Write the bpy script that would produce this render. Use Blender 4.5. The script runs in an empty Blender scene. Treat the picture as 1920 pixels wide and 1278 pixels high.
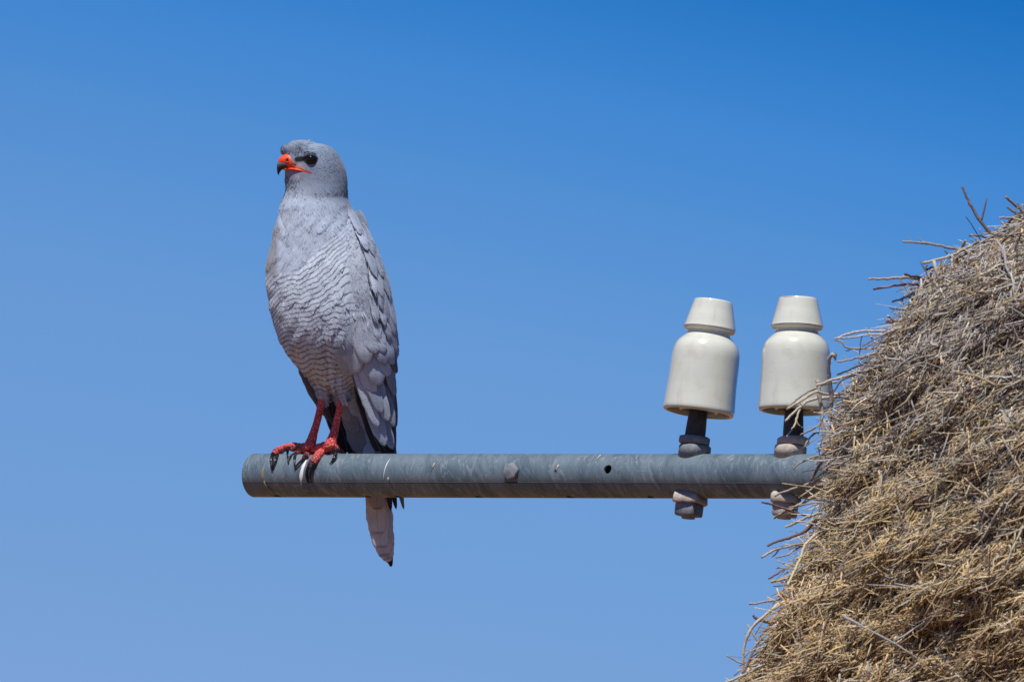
import bpy, bmesh, math, random
import numpy as np
from mathutils import Vector, Matrix
from mathutils.bvhtree import BVHTree

random.seed(7)
rng = np.random.default_rng(7)
scene = bpy.context.scene
COL = scene.collection

# ------------------------------------------------------------------ camera
S = 0.000667            # metres covered by one photograph pixel at the bird
D = 18.0                # metres from the camera to the bird
ELEV = math.radians(8.0)
ROLL = math.radians(5.5)
PSI = math.radians(36.0)    # yaw of the crossarm
CAM_H = 1.7
f_ = np.array([0, math.cos(ELEV), math.sin(ELEV)])
r0 = np.array([1.0, 0, 0]); u0 = np.array([0, -math.sin(ELEV), math.cos(ELEV)])
r_ = math.cos(ROLL) * r0 + math.sin(ROLL) * u0
u_ = -math.sin(ROLL) * r0 + math.cos(ROLL) * u0
CAM = np.array([0.0, 0.0, CAM_H])


def V(px, py, d=0.0):
    """photograph pixel + distance beyond the bird's plane (same unit) -> world point(s)"""
    px = np.asarray(px, float); py = np.asarray(py, float); d = np.asarray(d, float)
    dist = D + d * S
    k = (S / D) * dist
    return (CAM + f_ * dist[..., None] + r_ * ((px - 960) * k)[..., None] + u_ * ((639 - py) * k)[..., None])


def IV(P):
    """world point(s) -> px, py, d"""
    q = np.asarray(P, float) - CAM
    dist = q @ f_
    k = (S / D) * dist
    return (q @ r_) / k + 960, 639 - (q @ u_) / k, (dist - D) / S


cam = bpy.data.cameras.new('camera'); cam_o = bpy.data.objects.new('camera', cam); COL.objects.link(cam_o)
cam.sensor_width = 36.0
cam.lens = 36.0 * D / (1920 * S)
cam.clip_start = 0.5; cam.clip_end = 9000
M3 = Matrix((r_, u_, -f_)).transposed()
cam_o.matrix_world = Matrix.Translation(Vector(CAM)) @ M3.to_4x4()
cam.dof.use_dof = True; cam.dof.focus_distance = D - 0.12; cam.dof.aperture_fstop = 18
scene.camera = cam_o

# ------------------------------------------------------------------ light
SUN_E = math.radians(60); SUN_A = math.radians(23)      # elevation, and azimuth to the left of the camera side
sun_dir = Vector((-math.sin(SUN_A) * math.cos(SUN_E), -math.cos(SUN_A) * math.cos(SUN_E), math.sin(SUN_E)))
sl = bpy.data.lights.new('sun', 'SUN'); sl.energy = 4.8; sl.angle = math.radians(0.53); sl.color = (1.0, 0.965, 0.91)
so = bpy.data.objects.new('sun', sl); COL.objects.link(so); so.location = (0, 0, 60)
so.rotation_euler = sun_dir.to_track_quat('Z', 'Y').to_euler()

world = bpy.data.worlds.new('World'); scene.world = world; world.use_nodes = True
wn = world.node_tree; wn.nodes.clear()
out = wn.nodes.new('ShaderNodeOutputWorld'); bg = wn.nodes.new('ShaderNodeBackground')
sky = wn.nodes.new('ShaderNodeTexSky'); sky.sky_type = 'NISHITA'; sky.sun_disc = False
sky.sun_elevation = SUN_E
sky.sun_rotation = math.atan2(sun_dir.x, sun_dir.y)
sky.altitude = 900; sky.air_density = 1.0; sky.dust_density = 0.2; sky.ozone_density = 2.0
bg.inputs['Strength'].default_value = 0.10
# a clear dry-country sky deepens quickly with height and away from the sun
geo = wn.nodes.new('ShaderNodeTexCoord')
dot = wn.nodes.new('ShaderNodeVectorMath'); dot.operation = 'DOT_PRODUCT'
gdir = u_ * 0.98 + r_ * 0.20
dot.inputs[1].default_value = tuple(gdir)
wn.links.new(geo.outputs['Generated'], dot.inputs[0])
mr = wn.nodes.new('ShaderNodeMapRange'); mr.interpolation_type = 'LINEAR'
SKY_LO, SKY_HI = -1500 * S / D, 1000 * S / D
mr.inputs['From Min'].default_value = SKY_LO; mr.inputs['From Max'].default_value = SKY_HI
wn.links.new(dot.outputs['Value'], mr.inputs['Value'])
rp = wn.nodes.new('ShaderNodeValToRGB'); rp.color_ramp.interpolation = 'CARDINAL'
SKY_STOPS = [(0.0, (0.587, 0.707, 0.98)), (0.298, (0.529, 0.67, 0.97)), (0.3608, (0.498, 0.667, 0.962)), (0.6, (0.417, 0.661, 1.01)), (0.728, (0.269, 0.59, 0.994)), (0.8, (0.178, 0.535, 0.988)), (0.9136, (0.056, 0.407, 0.853)), (1.0, (0.042, 0.364, 0.804))]
while len(rp.color_ramp.elements) < len(SKY_STOPS):
    rp.color_ramp.elements.new(0.5)
for e, (p, c) in zip(rp.color_ramp.elements, SKY_STOPS):
    e.position = p; e.color = (*c, 1)
wn.links.new(mr.outputs['Result'], rp.inputs['Fac'])
mul = wn.nodes.new('ShaderNodeMix'); mul.data_type = 'RGBA'; mul.blend_type = 'MULTIPLY'; mul.inputs['Factor'].default_value = 1.0
wn.links.new(sky.outputs['Color'], mul.inputs['A']); wn.links.new(rp.outputs['Color'], mul.inputs['B'])
wn.links.new(mul.outputs['Result'], bg.inputs['Color']); wn.links.new(bg.outputs['Background'], out.inputs['Surface'])

scene.render.engine = 'CYCLES'
vs = scene.view_settings
vs.view_transform = 'Standard'; vs.look = 'None'; vs.gamma = 1.0; vs.use_curve_mapping = False; vs.exposure = 0.0


# ------------------------------------------------------------------ node helpers
class Mat:
    def __init__(self, name, rough=0.7, spec=0.3):
        self.m = bpy.data.materials.new(name); self.m.use_nodes = True
        self.t = self.m.node_tree; self.n = self.t.nodes; self.l = self.t.links
        self.b = self.n['Principled BSDF']
        self.b.inputs['Roughness'].default_value = rough
        self.b.inputs['Specular IOR Level'].default_value = spec

    def node(self, kind, **kw):
        n = self.n.new(kind)
        for k, v in kw.items():
            setattr(n, k, v)
        return n

    def put(self, sock, v):
        if hasattr(v, 'node'):
            self.l.new(v, sock)
        elif v is not None:
            if isinstance(v, (tuple, list)) and len(v) == 3 and sock.type == 'RGBA':
                v = (*v, 1)
            sock.default_value = v

    def attr(self, name, out='Fac'):
        n = self.node('ShaderNodeAttribute'); n.attribute_name = name
        return n.outputs[out]

    def coord(self, which='Object', scale=(1, 1, 1)):
        c = self.node('ShaderNodeTexCoord'); mp = self.node('ShaderNodeMapping')
        mp.inputs['Scale'].default_value = scale
        self.l.new(c.outputs[which], mp.inputs['Vector'])
        return mp.outputs['Vector']

    def noise(self, vec, scale, detail=4, rough=0.55, dist=0.0):
        n = self.node('ShaderNodeTexNoise'); n.inputs['Scale'].default_value = scale
        n.inputs['Detail'].default_value = detail; n.inputs['Roughness'].default_value = rough
        n.inputs['Distortion'].default_value = dist
        if vec is not None:
            self.l.new(vec, n.inputs['Vector'])
        return n.outputs['Fac']

    def math(self, op, a, b=None, c=None, clamp=False):
        n = self.node('ShaderNodeMath', operation=op, use_clamp=clamp)
        self.put(n.inputs[0], a)
        if b is not None: self.put(n.inputs[1], b)
        if c is not None: self.put(n.inputs[2], c)
        return n.outputs[0]

    def rng(self, v, a, b, c=0.0, d=1.0, smooth=True):
        n = self.node('ShaderNodeMapRange')
        n.interpolation_type = 'SMOOTHSTEP' if smooth else 'LINEAR'
        self.put(n.inputs['Value'], v)
        for k, x in zip(('From Min', 'From Max', 'To Min', 'To Max'), (a, b, c, d)):
            n.inputs[k].default_value = x
        return n.outputs['Result']

    def mix(self, f, a, b, blend='MIX'):
        n = self.node('ShaderNodeMix', data_type='RGBA', blend_type=blend)
        self.put(n.inputs['Factor'], f); self.put(n.inputs['A'], a); self.put(n.inputs['B'], b)
        return n.outputs['Result']

    def ramp(self, f, stops):
        n = self.node('ShaderNodeValToRGB')
        while len(n.color_ramp.elements) < len(stops):
            n.color_ramp.elements.new(0.5)
        for e, (p, c) in zip(n.color_ramp.elements, stops):
            e.position = p; e.color = (*c, 1)
        self.put(n.inputs['Fac'], f)
        return n.outputs['Color']

    def bump(self, h, strength=0.3, dist=0.001):
        n = self.node('ShaderNodeBump'); n.inputs['Strength'].default_value = strength
        n.inputs['Distance'].default_value = dist
        self.put(n.inputs['Height'], h)
        self.l.new(n.outputs['Normal'], self.b.inputs['Normal'])

    def base(self, c):
        self.put(self.b.inputs['Base Color'], c)


# ------------------------------------------------------------------ object helpers
def link(name, me, mat=None, parent=None, smooth=True):
    o = bpy.data.objects.new(name, me); COL.objects.link(o)
    if mat is not None: me.materials.append(mat.m if isinstance(mat, Mat) else mat)
    if parent is not None: o.parent = parent
    if smooth and len(me.polygons):
        me.polygons.foreach_set('use_smooth', np.ones(len(me.polygons), bool))
    return o


def mesh_np(name, v, faces, attrs=None):
    """v (n,3); faces: (m,k) array or list of arrays; attrs {name: (n,) or (n,3)}"""
    me = bpy.data.meshes.new(name)
    v = np.asarray(v, np.float32)
    fl = faces if isinstance(faces, list) else [faces]
    loops = np.concatenate([np.asarray(a, np.int32).ravel() for a in fl])
    tot = np.concatenate([np.full(len(a), np.asarray(a).shape[1], np.int32) for a in fl])
    start = np.concatenate([[0], np.cumsum(tot)[:-1]]).astype(np.int32)
    me.vertices.add(len(v)); me.vertices.foreach_set('co', v.ravel())
    me.loops.add(len(loops)); me.loops.foreach_set('vertex_index', loops)
    me.polygons.add(len(tot)); me.polygons.foreach_set('loop_start', start)
    try: me.polygons.foreach_set('loop_total', tot)
    except Exception: pass
    me.update(calc_edges=True); me.validate()
    if attrs: put_attrs(me, attrs)
    return me


def put_attrs(me, attrs):
    for k, a in attrs.items():
        a = np.asarray(a, np.float32)
        if a.ndim == 1:
            at = me.attributes.new(k, 'FLOAT', 'POINT'); at.data.foreach_set('value', a)
        else:
            at = me.attributes.new(k, 'FLOAT_COLOR', 'POINT')
            at.data.foreach_set('color', np.concatenate([a, np.ones((len(a), 1), np.float32)], 1).ravel())


def empty(name, loc, **props):
    o = bpy.data.objects.new(name, None); COL.objects.link(o); o.location = loc; o.empty_display_size = 0.05
    for k, v in props.items(): o[k] = v
    return o


def catmull(P, n):
    """smooth resample of rows of P (any width) to n rows"""
    P = np.asarray(P, float); m = len(P)
    t = np.linspace(0, m - 1, n); i = np.clip(t.astype(int), 0, m - 2); f = (t - i)[:, None]
    g = lambda k: P[np.clip(k, 0, m - 1)]
    a, b, c, d = g(i - 1), g(i), g(i + 1), g(i + 2)
    return 0.5 * ((2 * b) + (-a + c) * f + (2 * a - 5 * b + 4 * c - d) * f ** 2 + (-a + 3 * b - 3 * c + d) * f ** 3)


def tube_arrays(path, rad, sides=10, caps=True, flat=None):
    """path (n,3) world, rad (n,) -> verts, quads, caps"""
    path = np.asarray(path, float); rad = np.asarray(rad, float); n = len(path)
    t = np.gradient(path, axis=0); t /= np.linalg.norm(t, axis=1)[:, None] + 1e-12
    ref = np.array([0.13, -0.98, 0.1]) if flat is None else np.asarray(flat, float)
    if abs(t.mean(0) @ ref) > 0.9 * np.linalg.norm(t.mean(0)): ref = np.array([0, 0.1, 1.0])
    a = np.cross(t, ref); a /= np.linalg.norm(a, axis=1)[:, None]
    b = np.cross(a, t)
    th = np.linspace(0, 2 * math.pi, sides, endpoint=False)
    v = path[:, None] + rad[:, None, None] * (a[:, None] * np.cos(th)[None, :, None] + b[:, None] * np.sin(th)[None, :, None])
    idx = np.arange(n * sides).reshape(n, sides)
    q = np.stack([idx[:-1], np.roll(idx[:-1], -1, 1), np.roll(idx[1:], -1, 1), idx[1:]], -1).reshape(-1, 4)
    v = v.reshape(-1, 3)
    fl = [q]
    if caps:
        v = np.vstack([v, path[0], path[-1]]); c0, c1 = n * sides, n * sides + 1
        r0_, r1_ = idx[0], idx[-1]
        fl.append(np.stack([np.roll(r0_, -1), r0_, np.full(sides, c0)], -1))
        fl.append(np.stack([r1_, np.roll(r1_, -1), np.full(sides, c1)], -1))
    return v, fl


def merge(parts):
    vs_, q, t, off = [], [], [], 0
    for v, fl in parts:
        vs_.append(v)
        for a in fl:
            (q if a.shape[1] == 4 else t).append(a + off)
        off += len(v)
    r = []
    if q: r.append(np.vstack(q))
    if t: r.append(np.vstack(t))
    return np.vstack(vs_), r


def lathe(profile, seg=64):
    """profile (n,2) r,z -> closed surface about z"""
    p = np.asarray(profile, float); n = len(p)
    th = np.linspace(0, 2 * math.pi, seg, endpoint=False)
    v = np.stack([p[:, None, 0] * np.cos(th), p[:, None, 0] * np.sin(th), np.repeat(p[:, None, 1], seg, 1)], -1).reshape(-1, 3)
    idx = np.arange(n * seg).reshape(n, seg)
    q = np.stack([idx[:-1], np.roll(idx[:-1], -1, 1), np.roll(idx[1:], -1, 1), idx[1:]], -1).reshape(-1, 4)
    return v, [q]


def jitter(me, amt, sc):
    """small real unevenness along normals"""
    from mathutils import noise as mn
    me.update()
    for vt in me.vertices:
        vt.co += vt.normal * (mn.noise(vt.co * sc) * amt)


# ------------------------------------------------------------------ materials
m_ground = Mat('red_sand', 0.95, 0.1)
c = m_ground.coord('Object')
n1 = m_ground.noise(c, 0.35, 6); n2 = m_ground.noise(c, 9, 5)
m_ground.base(m_ground.mix(m_ground.rng(n1, .4, .62), m_ground.mix(n2, (.18, .078, .038), (.23, .105, .052)), (.20, .125, .065)))

m_zinc = Mat('galvanised_steel', 0.5, 0.4)
c = m_zinc.coord('Object')                       # local x runs along the pipe
sk = m_zinc.coord('Object', (34, 9, 9))
big = m_zinc.noise(sk, 1.0, 5, 0.6, 0.7)
runs = m_zinc.noise(m_zinc.coord('Object', (150, 26, 26)), 1.0, 4, 0.62, 0.9)
blot = m_zinc.noise(m_zinc.coord('Object', (26, 18, 18)), 1.0, 3, 0.5, 1.6)
fine = m_zinc.noise(c, 900, 3, 0.6)
scr = m_zinc.noise(m_zinc.coord('Object', (420, 60, 60)), 1.0, 3, 0.6, 0.4)
def slant(sc, ang):
    a1 = m_zinc.node('ShaderNodeMapping'); a1.inputs['Rotation'].default_value = (0, ang, 0)
    m_zinc.l.new(m_zinc.coord('Object'), a1.inputs['Vector'])
    a2 = m_zinc.node('ShaderNodeMapping'); a2.inputs['Scale'].default_value = sc
    m_zinc.l.new(a1.outputs['Vector'], a2.inputs['Vector'])
    return a2.outputs['Vector']


big = m_zinc.noise(slant((26, 8, 8), .45), 1.0, 5, 0.6, 1.0)
runs = m_zinc.noise(slant((130, 26, 26), .5), 1.0, 4, 0.62, 1.2)
blot = m_zinc.noise(slant((62, 20, 20), .4), 1.0, 2, 0.5, 2.6)
arcs = m_zinc.math('ABSOLUTE', m_zinc.math('SUBTRACT', m_zinc.noise(slant((48, 22, 22), .5), 1.0, 2, .5, 2.0), .5))
gate = m_zinc.rng(m_zinc.noise(c, 22, 3), .42, .6)
b0 = m_zinc.mix(m_zinc.rng(big, .35, .65), (.088, .132, .162), (.16, .215, .25))
b1 = m_zinc.mix(m_zinc.rng(runs, .47, .66, 0, .8), b0, (.21, .265, .31))
b2 = m_zinc.mix(m_zinc.rng(blot, .62, .67, 0, .6), b1, (.30, .335, .37))
b2 = m_zinc.mix(m_zinc.math('MULTIPLY', m_zinc.rng(arcs, .016, .0, 0, .5), gate), b2, (.42, .46, .50))
b3 = m_zinc.mix(m_zinc.rng(scr, .55, .72, 0, .5), b2, (.05, .07, .085))
b4 = m_zinc.mix(m_zinc.rng(fine, .3, .7, 0, .25), b3, (.15, .18, .20))
m_zinc.base(b4)
m_zinc.b.inputs['Metallic'].default_value = 0.25
m_zinc.put(m_zinc.b.inputs['Roughness'], m_zinc.rng(runs, .3, .7, .62, .42))
m_zinc.bump(m_zinc.math('ADD', m_zinc.math('MULTIPLY', runs, .6), m_zinc.math('MULTIPLY', fine, .4)), 0.25, 0.0006)

m_dirt = Mat('pale_rusty_drip', 0.8, 0.2); m_dirt.base((.30, .22, .14))
m_drop = Mat('white_dropping', 0.7, 0.3); m_drop.base((.78, .76, .74))
m_seam = Mat('zinc_weld_bead', 0.6, 0.3); m_seam.base((.05, .055, .06))


def porcelain(name, tint):
    m = Mat(name, 0.12, 0.5)
    cc = m.coord('Object')
    n = m.noise(m.coord('Object', (6, 6, 70)), 1.0, 3)
    st = m.noise(cc, 46, 4, 0.6)
    sp = m.noise(cc, 260, 2, 0.5)
    a = m.mix(m.rng(n, .35, .65), tint, tuple(x * 0.93 for x in tint))
    a = m.mix(m.rng(st, .52, .75, 0, .38), a, (.46, .42, .32))
    dr = m.noise(m.coord('Object', (75, 75, 7)), 1.0, 4, .6)
    a = m.mix(m.rng(dr, .56, .76, 0, .30), a, (.40, .37, .30))
    a = m.mix(m.rng(sp, .76, .80, 0, .6), a, (.16, .14, .11))
    m.base(a)
    m.put(m.b.inputs['Roughness'], m.rng(st, .4, .75, .11, .3))
    m.b.inputs['Coat Weight'].default_value = 0.5; m.b.inputs['Coat Roughness'].default_value = 0.06
    m.bump(n, 0.06, 0.001)
    return m


m_porc = porcelain('ivory_porcelain', (.69, .695, .59))


def metal(name, ca, cb, rough=0.6):
    m = Mat(name, rough, 0.35)
    cc = m.coord('Object')
    n = m.noise(cc, 90, 5, 0.65)
    m.base(m.mix(m.rng(n, .32, .68), ca, cb)); m.bump(m.noise(cc, 320, 4), 0.5, 0.0008)
    return m


m_pin = metal('dark_steel', (.035, .034, .038), (.075, .068, .066))
m_nut = metal('grey_zinc_nut', (.15, .17, .19), (.27, .29, .31))
m_clay = metal('dusty_pale_metal', (.40, .35, .30), (.62, .55, .48), 0.85)

# plumage: colour per vertex, bars from a phase attribute
def plumage_mat(name, barbs=True):
    m = Mat(name, 0.78, 0.22)
    cc = m.coord('Object')
    col = m.attr('tint', 'Color')
    ph = m.attr('phase'); mk = m.attr('mask')
    wob = m.noise(cc, 150, 3, 0.6)
    p2 = m.math('ADD', ph, m.math('MULTIPLY', m.math('SUBTRACT', wob, 0.5), .7))
    s = m.math('SINE', m.math('MULTIPLY', p2, 2 * math.pi))
    gap = m.rng(m.noise(cc, 95, 3, .6), .34, .5, .25, 1)
    bar = m.math('MULTIPLY', m.math('MULTIPLY', m.rng(s, .48, .95), mk), gap)
    a = m.mix(m.math('MULTIPLY', bar, .78), col, (.045, .048, .062))
    fine = m.noise(m.coord('Object', (900, 900, 220)), 1.0, 3, .6)
    a = m.mix(m.rng(fine, .3, .7, 0, .30), a, m.mix(.5, a, (.05, .055, .075)))
    md = m.noise(cc, 60, 4, .6)
    a = m.mix(m.rng(md, .35, .7, 0, .22), a, m.mix(.6, a, (.10, .11, .14)))
    m.base(a)
    m.b.inputs['Sheen Weight'].default_value = 0.15; m.b.inputs['Sheen Roughness'].default_value = 0.5
    m.bump(m.math('ADD', fine, m.math('MULTIPLY', wob, .6)), 0.35, 0.0006)
    return m


m_plume = plumage_mat('grey_plumage')


def feather_mat():
    m = Mat('flight_feather', 0.7, 0.25)
    fu = m.attr('fu'); fv = m.attr('fv'); col = m.attr('tint', 'Color'); vm = m.attr('mask')
    cc = m.coord('Object')
    av = m.math('ABSOLUTE', fv)
    # barbs running obliquely out from the shaft
    barb = m.math('SINE', m.math('MULTIPLY', m.math('SUBTRACT', m.math('MULTIPLY', fu, 3.0), m.math('MULTIPLY', av, .55)), 62.0))
    nz = m.noise(cc, 210, 4, .65)
    verm = m.math('SINE', m.math('ADD', m.math('MULTIPLY', fu, 62.0), m.math('MULTIPLY', nz, 20.0)))
    a = m.mix(m.math('MULTIPLY', m.rng(verm, .45, .95), m.math('MULTIPLY', vm, .42)), col, (.08, .085, .11))
    a = m.mix(m.math('MULTIPLY', m.rng(barb, -.2, 1, 0, .2), 1.0), a, m.mix(.6, a, (.06, .065, .08)))
    a = m.mix(m.rng(av, .74, .9, 0, .28), a, m.mix(.6, a, (.62, .64, .70)))       # pale vane edge
    a = m.mix(m.rng(av, .0, .07, .45, 0), a, m.mix(.6, a, (.05, .045, .05)))     # shaft
    a = m.mix(m.rng(m.noise(cc, 70, 3), .42, .7, 0, .25), a, m.mix(.6, a, (.09, .10, .12)))
    m.base(a)
    m.bump(m.math('ADD', m.math('MULTIPLY', barb, .4), m.math('MULTIPLY', nz, .6)), 0.3, 0.0005)
    return m


m_feather = feather_mat()

m_leg = Mat('red_scaly_skin', 0.5, 0.4)
cc = m_leg.coord('Object')
vor = m_leg.node('ShaderNodeTexVoronoi'); vor.feature = 'DISTANCE_TO_EDGE'; vor.inputs['Scale'].default_value = 300
m_leg.l.new(m_leg.coord('Object', (1, 1, .75)), vor.inputs['Vector'])
edge = m_leg.rng(vor.outputs['Distance'], .02, .22)
dk = m_leg.attr('dark')
a = m_leg.mix(edge, (.70, .05, .045), (.95, .17, .16))
a = m_leg.mix(m_leg.rng(m_leg.noise(cc, 260, 3), .52, .72, 0, .6), a, (.85, .30, .28))
a = m_leg.mix(m_leg.rng(m_leg.noise(cc, 90, 3), .45, .65, 0, .7), a, m_leg.mix(m_leg.noise(cc, 200, 2), (.68, .16, .07), (.45, .06, .05)))
a = m_leg.mix(m_leg.math('MULTIPLY', dk, m_leg.rng(m_leg.noise(cc, 170, 3), .36, .56)), a, (.035, .025, .03))
m_leg.base(a); m_leg.bump(edge, 0.9, 0.0012)
m_talon = Mat('black_talon', 0.28, 0.5)
m_talon.base(m_talon.mix(m_talon.rng(m_talon.noise(m_talon.coord('Object'), 220, 3), .45, .7), (.008, .008, .011), (.05, .048, .055)))
m_beak = Mat('slate_beak', 0.4, 0.4)
m_beak.base(m_beak.mix(m_beak.attr('dark'), (.20, .22, .25), (.012, .012, .016)))
m_cere = Mat('orange_red_cere', 0.42, 0.4)
a = m_cere.mix(m_cere.rng(m_cere.noise(m_cere.coord('Object'), 200, 3), .35, .65), (.86, .05, .012), (.82, .11, .04))
a = m_cere.mix(m_cere.attr('dark'), a, (.08, .008, .006)); m_cere.base(a)
m_cere.bump(m_cere.noise(m_cere.coord('Object'), 500, 3), .4, .0006)
m_eye = Mat('black_brown_eye', 0.09, 0.7); m_eye.base((.006, .005, .006)); m_eye.b.inputs['Specular IOR Level'].default_value = 0.35
m_lid = Mat('dark_eyelid', 0.6, 0.3); m_lid.base((.035, .033, .04))

def straw_mat(name):
    m = Mat(name, 0.8, 0.22)
    col = m.attr('tint', 'Color'); cc = m.coord('Object')
    n = m.noise(cc, 420, 3, .6)
    a = m.mix(m.rng(n, .35, .68, 0, .5), col, m.mix(.75, col, (.05, .035, .025)))
    a = m.mix(m.rng(m.noise(cc, 120, 3), .55, .7, 0, .35), a, m.mix(.5, a, (.55, .50, .42)))
    m.base(a); m.bump(n, .5, .0006)
    return m


m_straw = straw_mat('dry_straw')
m_core = Mat('packed_thatch', 0.95, 0.1)
cc = m_core.coord('Object')
m_core.base(m_core.mix(m_core.rng(m_core.noise(cc, 60, 6, .7), .35, .65), (.05, .036, .023), (.20, .15, .09)))
m_core.bump(m_core.noise(cc, 130, 6, .7), 1.0, .01)
m_wood = Mat('weathered_pole_wood', 0.85, 0.2)
cc = m_wood.coord('Object', (30, 30, 1.2))
m_wood.base(m_wood.mix(m_wood.noise(cc, 2, 6), (.13, .10, .075), (.27, .22, .17)))
m_wood.bump(m_wood.noise(cc, 4, 5), .6, .004)

# ------------------------------------------------------------------ ground (far below the frame, it bounces warm light upwards)
gs = 48
xs = np.linspace(-1, 1, gs); xs = np.sign(xs) * np.abs(xs) ** 3 * 4000
gx, gy = np.meshgrid(xs, xs + 15)
gz = 0.05 * np.sin(gx * .3) * np.cos(gy * .27) * np.exp(-(gx ** 2 + gy ** 2) / 1e5)
idx = np.arange(gs * gs).reshape(gs, gs)
q = np.stack([idx[:-1, :-1], idx[:-1, 1:], idx[1:, 1:], idx[1:, :-1]], -1).reshape(-1, 4)
g = link('ground', mesh_np('ground', np.stack([gx, gy, gz], -1).reshape(-1, 3), q), m_ground); g['kind'] = 'structure'

# ------------------------------------------------------------------ crossarm pipe
TANP = math.tan(math.asin(math.sin(PSI) * math.cos(ELEV)))
PY = 891.0; PR = 41.0                       # axis height and radius in photo pixels


def d_axis(px):
    return -(np.asarray(px, float) - 620) * TANP


def axis_pt(px):
    # the world point of the pipe's axis at photo column px (true straight line)
    o = V(620, PY, 0.0); p = np.array([math.cos(PSI), -math.sin(PSI), 0.0])
    lo, hi = -2.0, 3.0
    for _ in range(50):
        mid = (lo + hi) / 2
        if IV(o + p * mid)[0] < px: lo = mid
        else: hi = mid
    return o + p * lo


P0 = axis_pt(477); PDIR = np.array([math.cos(PSI), -math.sin(PSI), 0.0]); PN = np.array([-math.sin(PSI), -math.cos(PSI), 0.0])
R_PIPE = PR * S
RIGHT_PX = 2330
PLEN = np.linalg.norm(axis_pt(RIGHT_PX) - P0)
pole_pt = axis_pt(2200)

arm = empty('pipe_crossarm', P0, label='weathered galvanised steel pipe crossarm running out of the nest under the hawk', category='pipe')
arm.rotation_euler = (0, 0, -PSI)


def along(px):      # distance along the pipe of a photo column
    return float(np.linalg.norm(axis_pt(px) - P0))


def make_pipe():
    wall = 0.0034; seg = 96; nx = 120
    bm = bmesh.new()
    xs_ = np.linspace(0, PLEN, nx)
    def ring(x, r): return [bm.verts.new((x, r * math.cos(t), r * math.sin(t))) for t in np.linspace(0, 2 * math.pi, seg, endpoint=False)]
    bev = 0.0006
    prof = [(bev, R_PIPE - wall + .0), (0, R_PIPE - wall + bev), (0, R_PIPE - bev), (bev, R_PIPE)] + [(x, R_PIPE) for x in xs_[1:]] + [(PLEN, R_PIPE - wall)]
    rings = [ring(x, r) for x, r in prof]
    rings2 = rings + [rings[0]]
    for a, b in zip(rings2[:-1], rings2[1:]):
        for i in range(seg):
            bm.faces.new((a[i], a[(i + 1) % seg], b[(i + 1) % seg], b[i]))
    bmesh.ops.recalc_face_normals(bm, faces=bm.faces)
    me = bpy.data.meshes.new('pipe'); bm.to_mesh(me); bm.free()
    o = bpy.data.objects.new('pipe', me)
    COL.objects.link(o)
    # bolt holes: short cylinders cut away
    cut = bmesh.new()
    def hole(px, ang, r):
        d = Vector((0, -math.cos(ang), math.sin(ang)))     # -y faces the camera side
        c0 = Vector((along(px), 0, 0)) + d * (R_PIPE - .001)
        mat = Matrix.Translation(c0) @ d.to_track_quat('Z', 'Y').to_matrix().to_4x4()
        bmesh.ops.create_cone(cut, cap_ends=True, segments=20, radius1=r, radius2=r, depth=.014, matrix=mat)
    for px, ang, r in ((1162, math.radians(9), 8.6 * S), (528, math.radians(-84), 8 * S), (697, math.radians(-84), 7 * S), (754, math.radians(-84), 7 * S),
                       (904, math.radians(-84), 7 * S), (1076, math.radians(-84), 8 * S), (1228, math.radians(-84), 8 * S), (518, math.radians(-26), 2.6 * S),
                       (1065, math.radians(4), 2.6 * S), (834, math.radians(12), 2.4 * S)):
        hole(px, ang, r)
    cme = bpy.data.meshes.new('cut'); cut.to_mesh(cme); cut.free()
    co = bpy.data.objects.new('cut', cme); COL.objects.link(co)
    md = o.modifiers.new('b', 'BOOLEAN'); md.object = co; md.operation = 'DIFFERENCE'; md.solver = 'EXACT'
    dg = bpy.context.evaluated_depsgraph_get(); dg.update()
    nm = bpy.data.meshes.new_from_object(o.evaluated_get(dg)); nm.name = 'pipe'
    bpy.data.objects.remove(o); bpy.data.objects.remove(co)
    po = link('pipe', nm, m_zinc, arm)
    nm.set_sharp_from_angle(angle=math.radians(35))


make_pipe()


def pipe_local(px, ang, h=0.0):
    """local point on the pipe skin: photo column, angle above the horizontal on the camera side, height off the skin (px)"""
    r = R_PIPE + h * S
    return np.array([along(px), -r * math.cos(ang), r * math.sin(ang)])


# weld bead along the pipe
nb = 260
xb = np.linspace(0.001, PLEN - .01, nb)
ab = math.radians(-27)
pb = np.stack([xb, np.full(nb, -math.cos(ab) * (R_PIPE + .0001)), np.full(nb, math.sin(ab) * (R_PIPE + .0001))], -1)
v, fl = tube_arrays(pb, np.full(nb, 0.0008) * (1 + .3 * rng.standard_normal(nb).clip(-1, 1)), 6)
link('weld_bead', mesh_np('weld_bead', v, fl), m_seam, arm)


def hex_prism(r, h, z0=0, n=6, bev=.12, rot=0.0):
    """chamfered polygonal prism along +z"""
    pr = [(0, z0), (r * (1 - bev), z0), (r, z0 + h * bev * 1.2), (r, z0 + h * (1 - bev * 1.2)), (r * (1 - bev), z0 + h), (0, z0 + h)]
    th = np.linspace(0, 2 * math.pi, n, endpoint=False) + rot
    v, t, q = [], [], []
    for rr, z in pr: v += [(rr * math.cos(a), rr * math.sin(a), z) for a in th]
    idx = np.arange(len(pr) * n).reshape(len(pr), n)
    q = np.stack([idx[:-1], np.roll(idx[:-1], -1, 1), np.roll(idx[1:], -1, 1), idx[1:]], -1).reshape(-1, 4)
    return np.array(v), [q]


def xf(v, M): return np.asarray([M @ Vector(p) for p in v])


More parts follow.
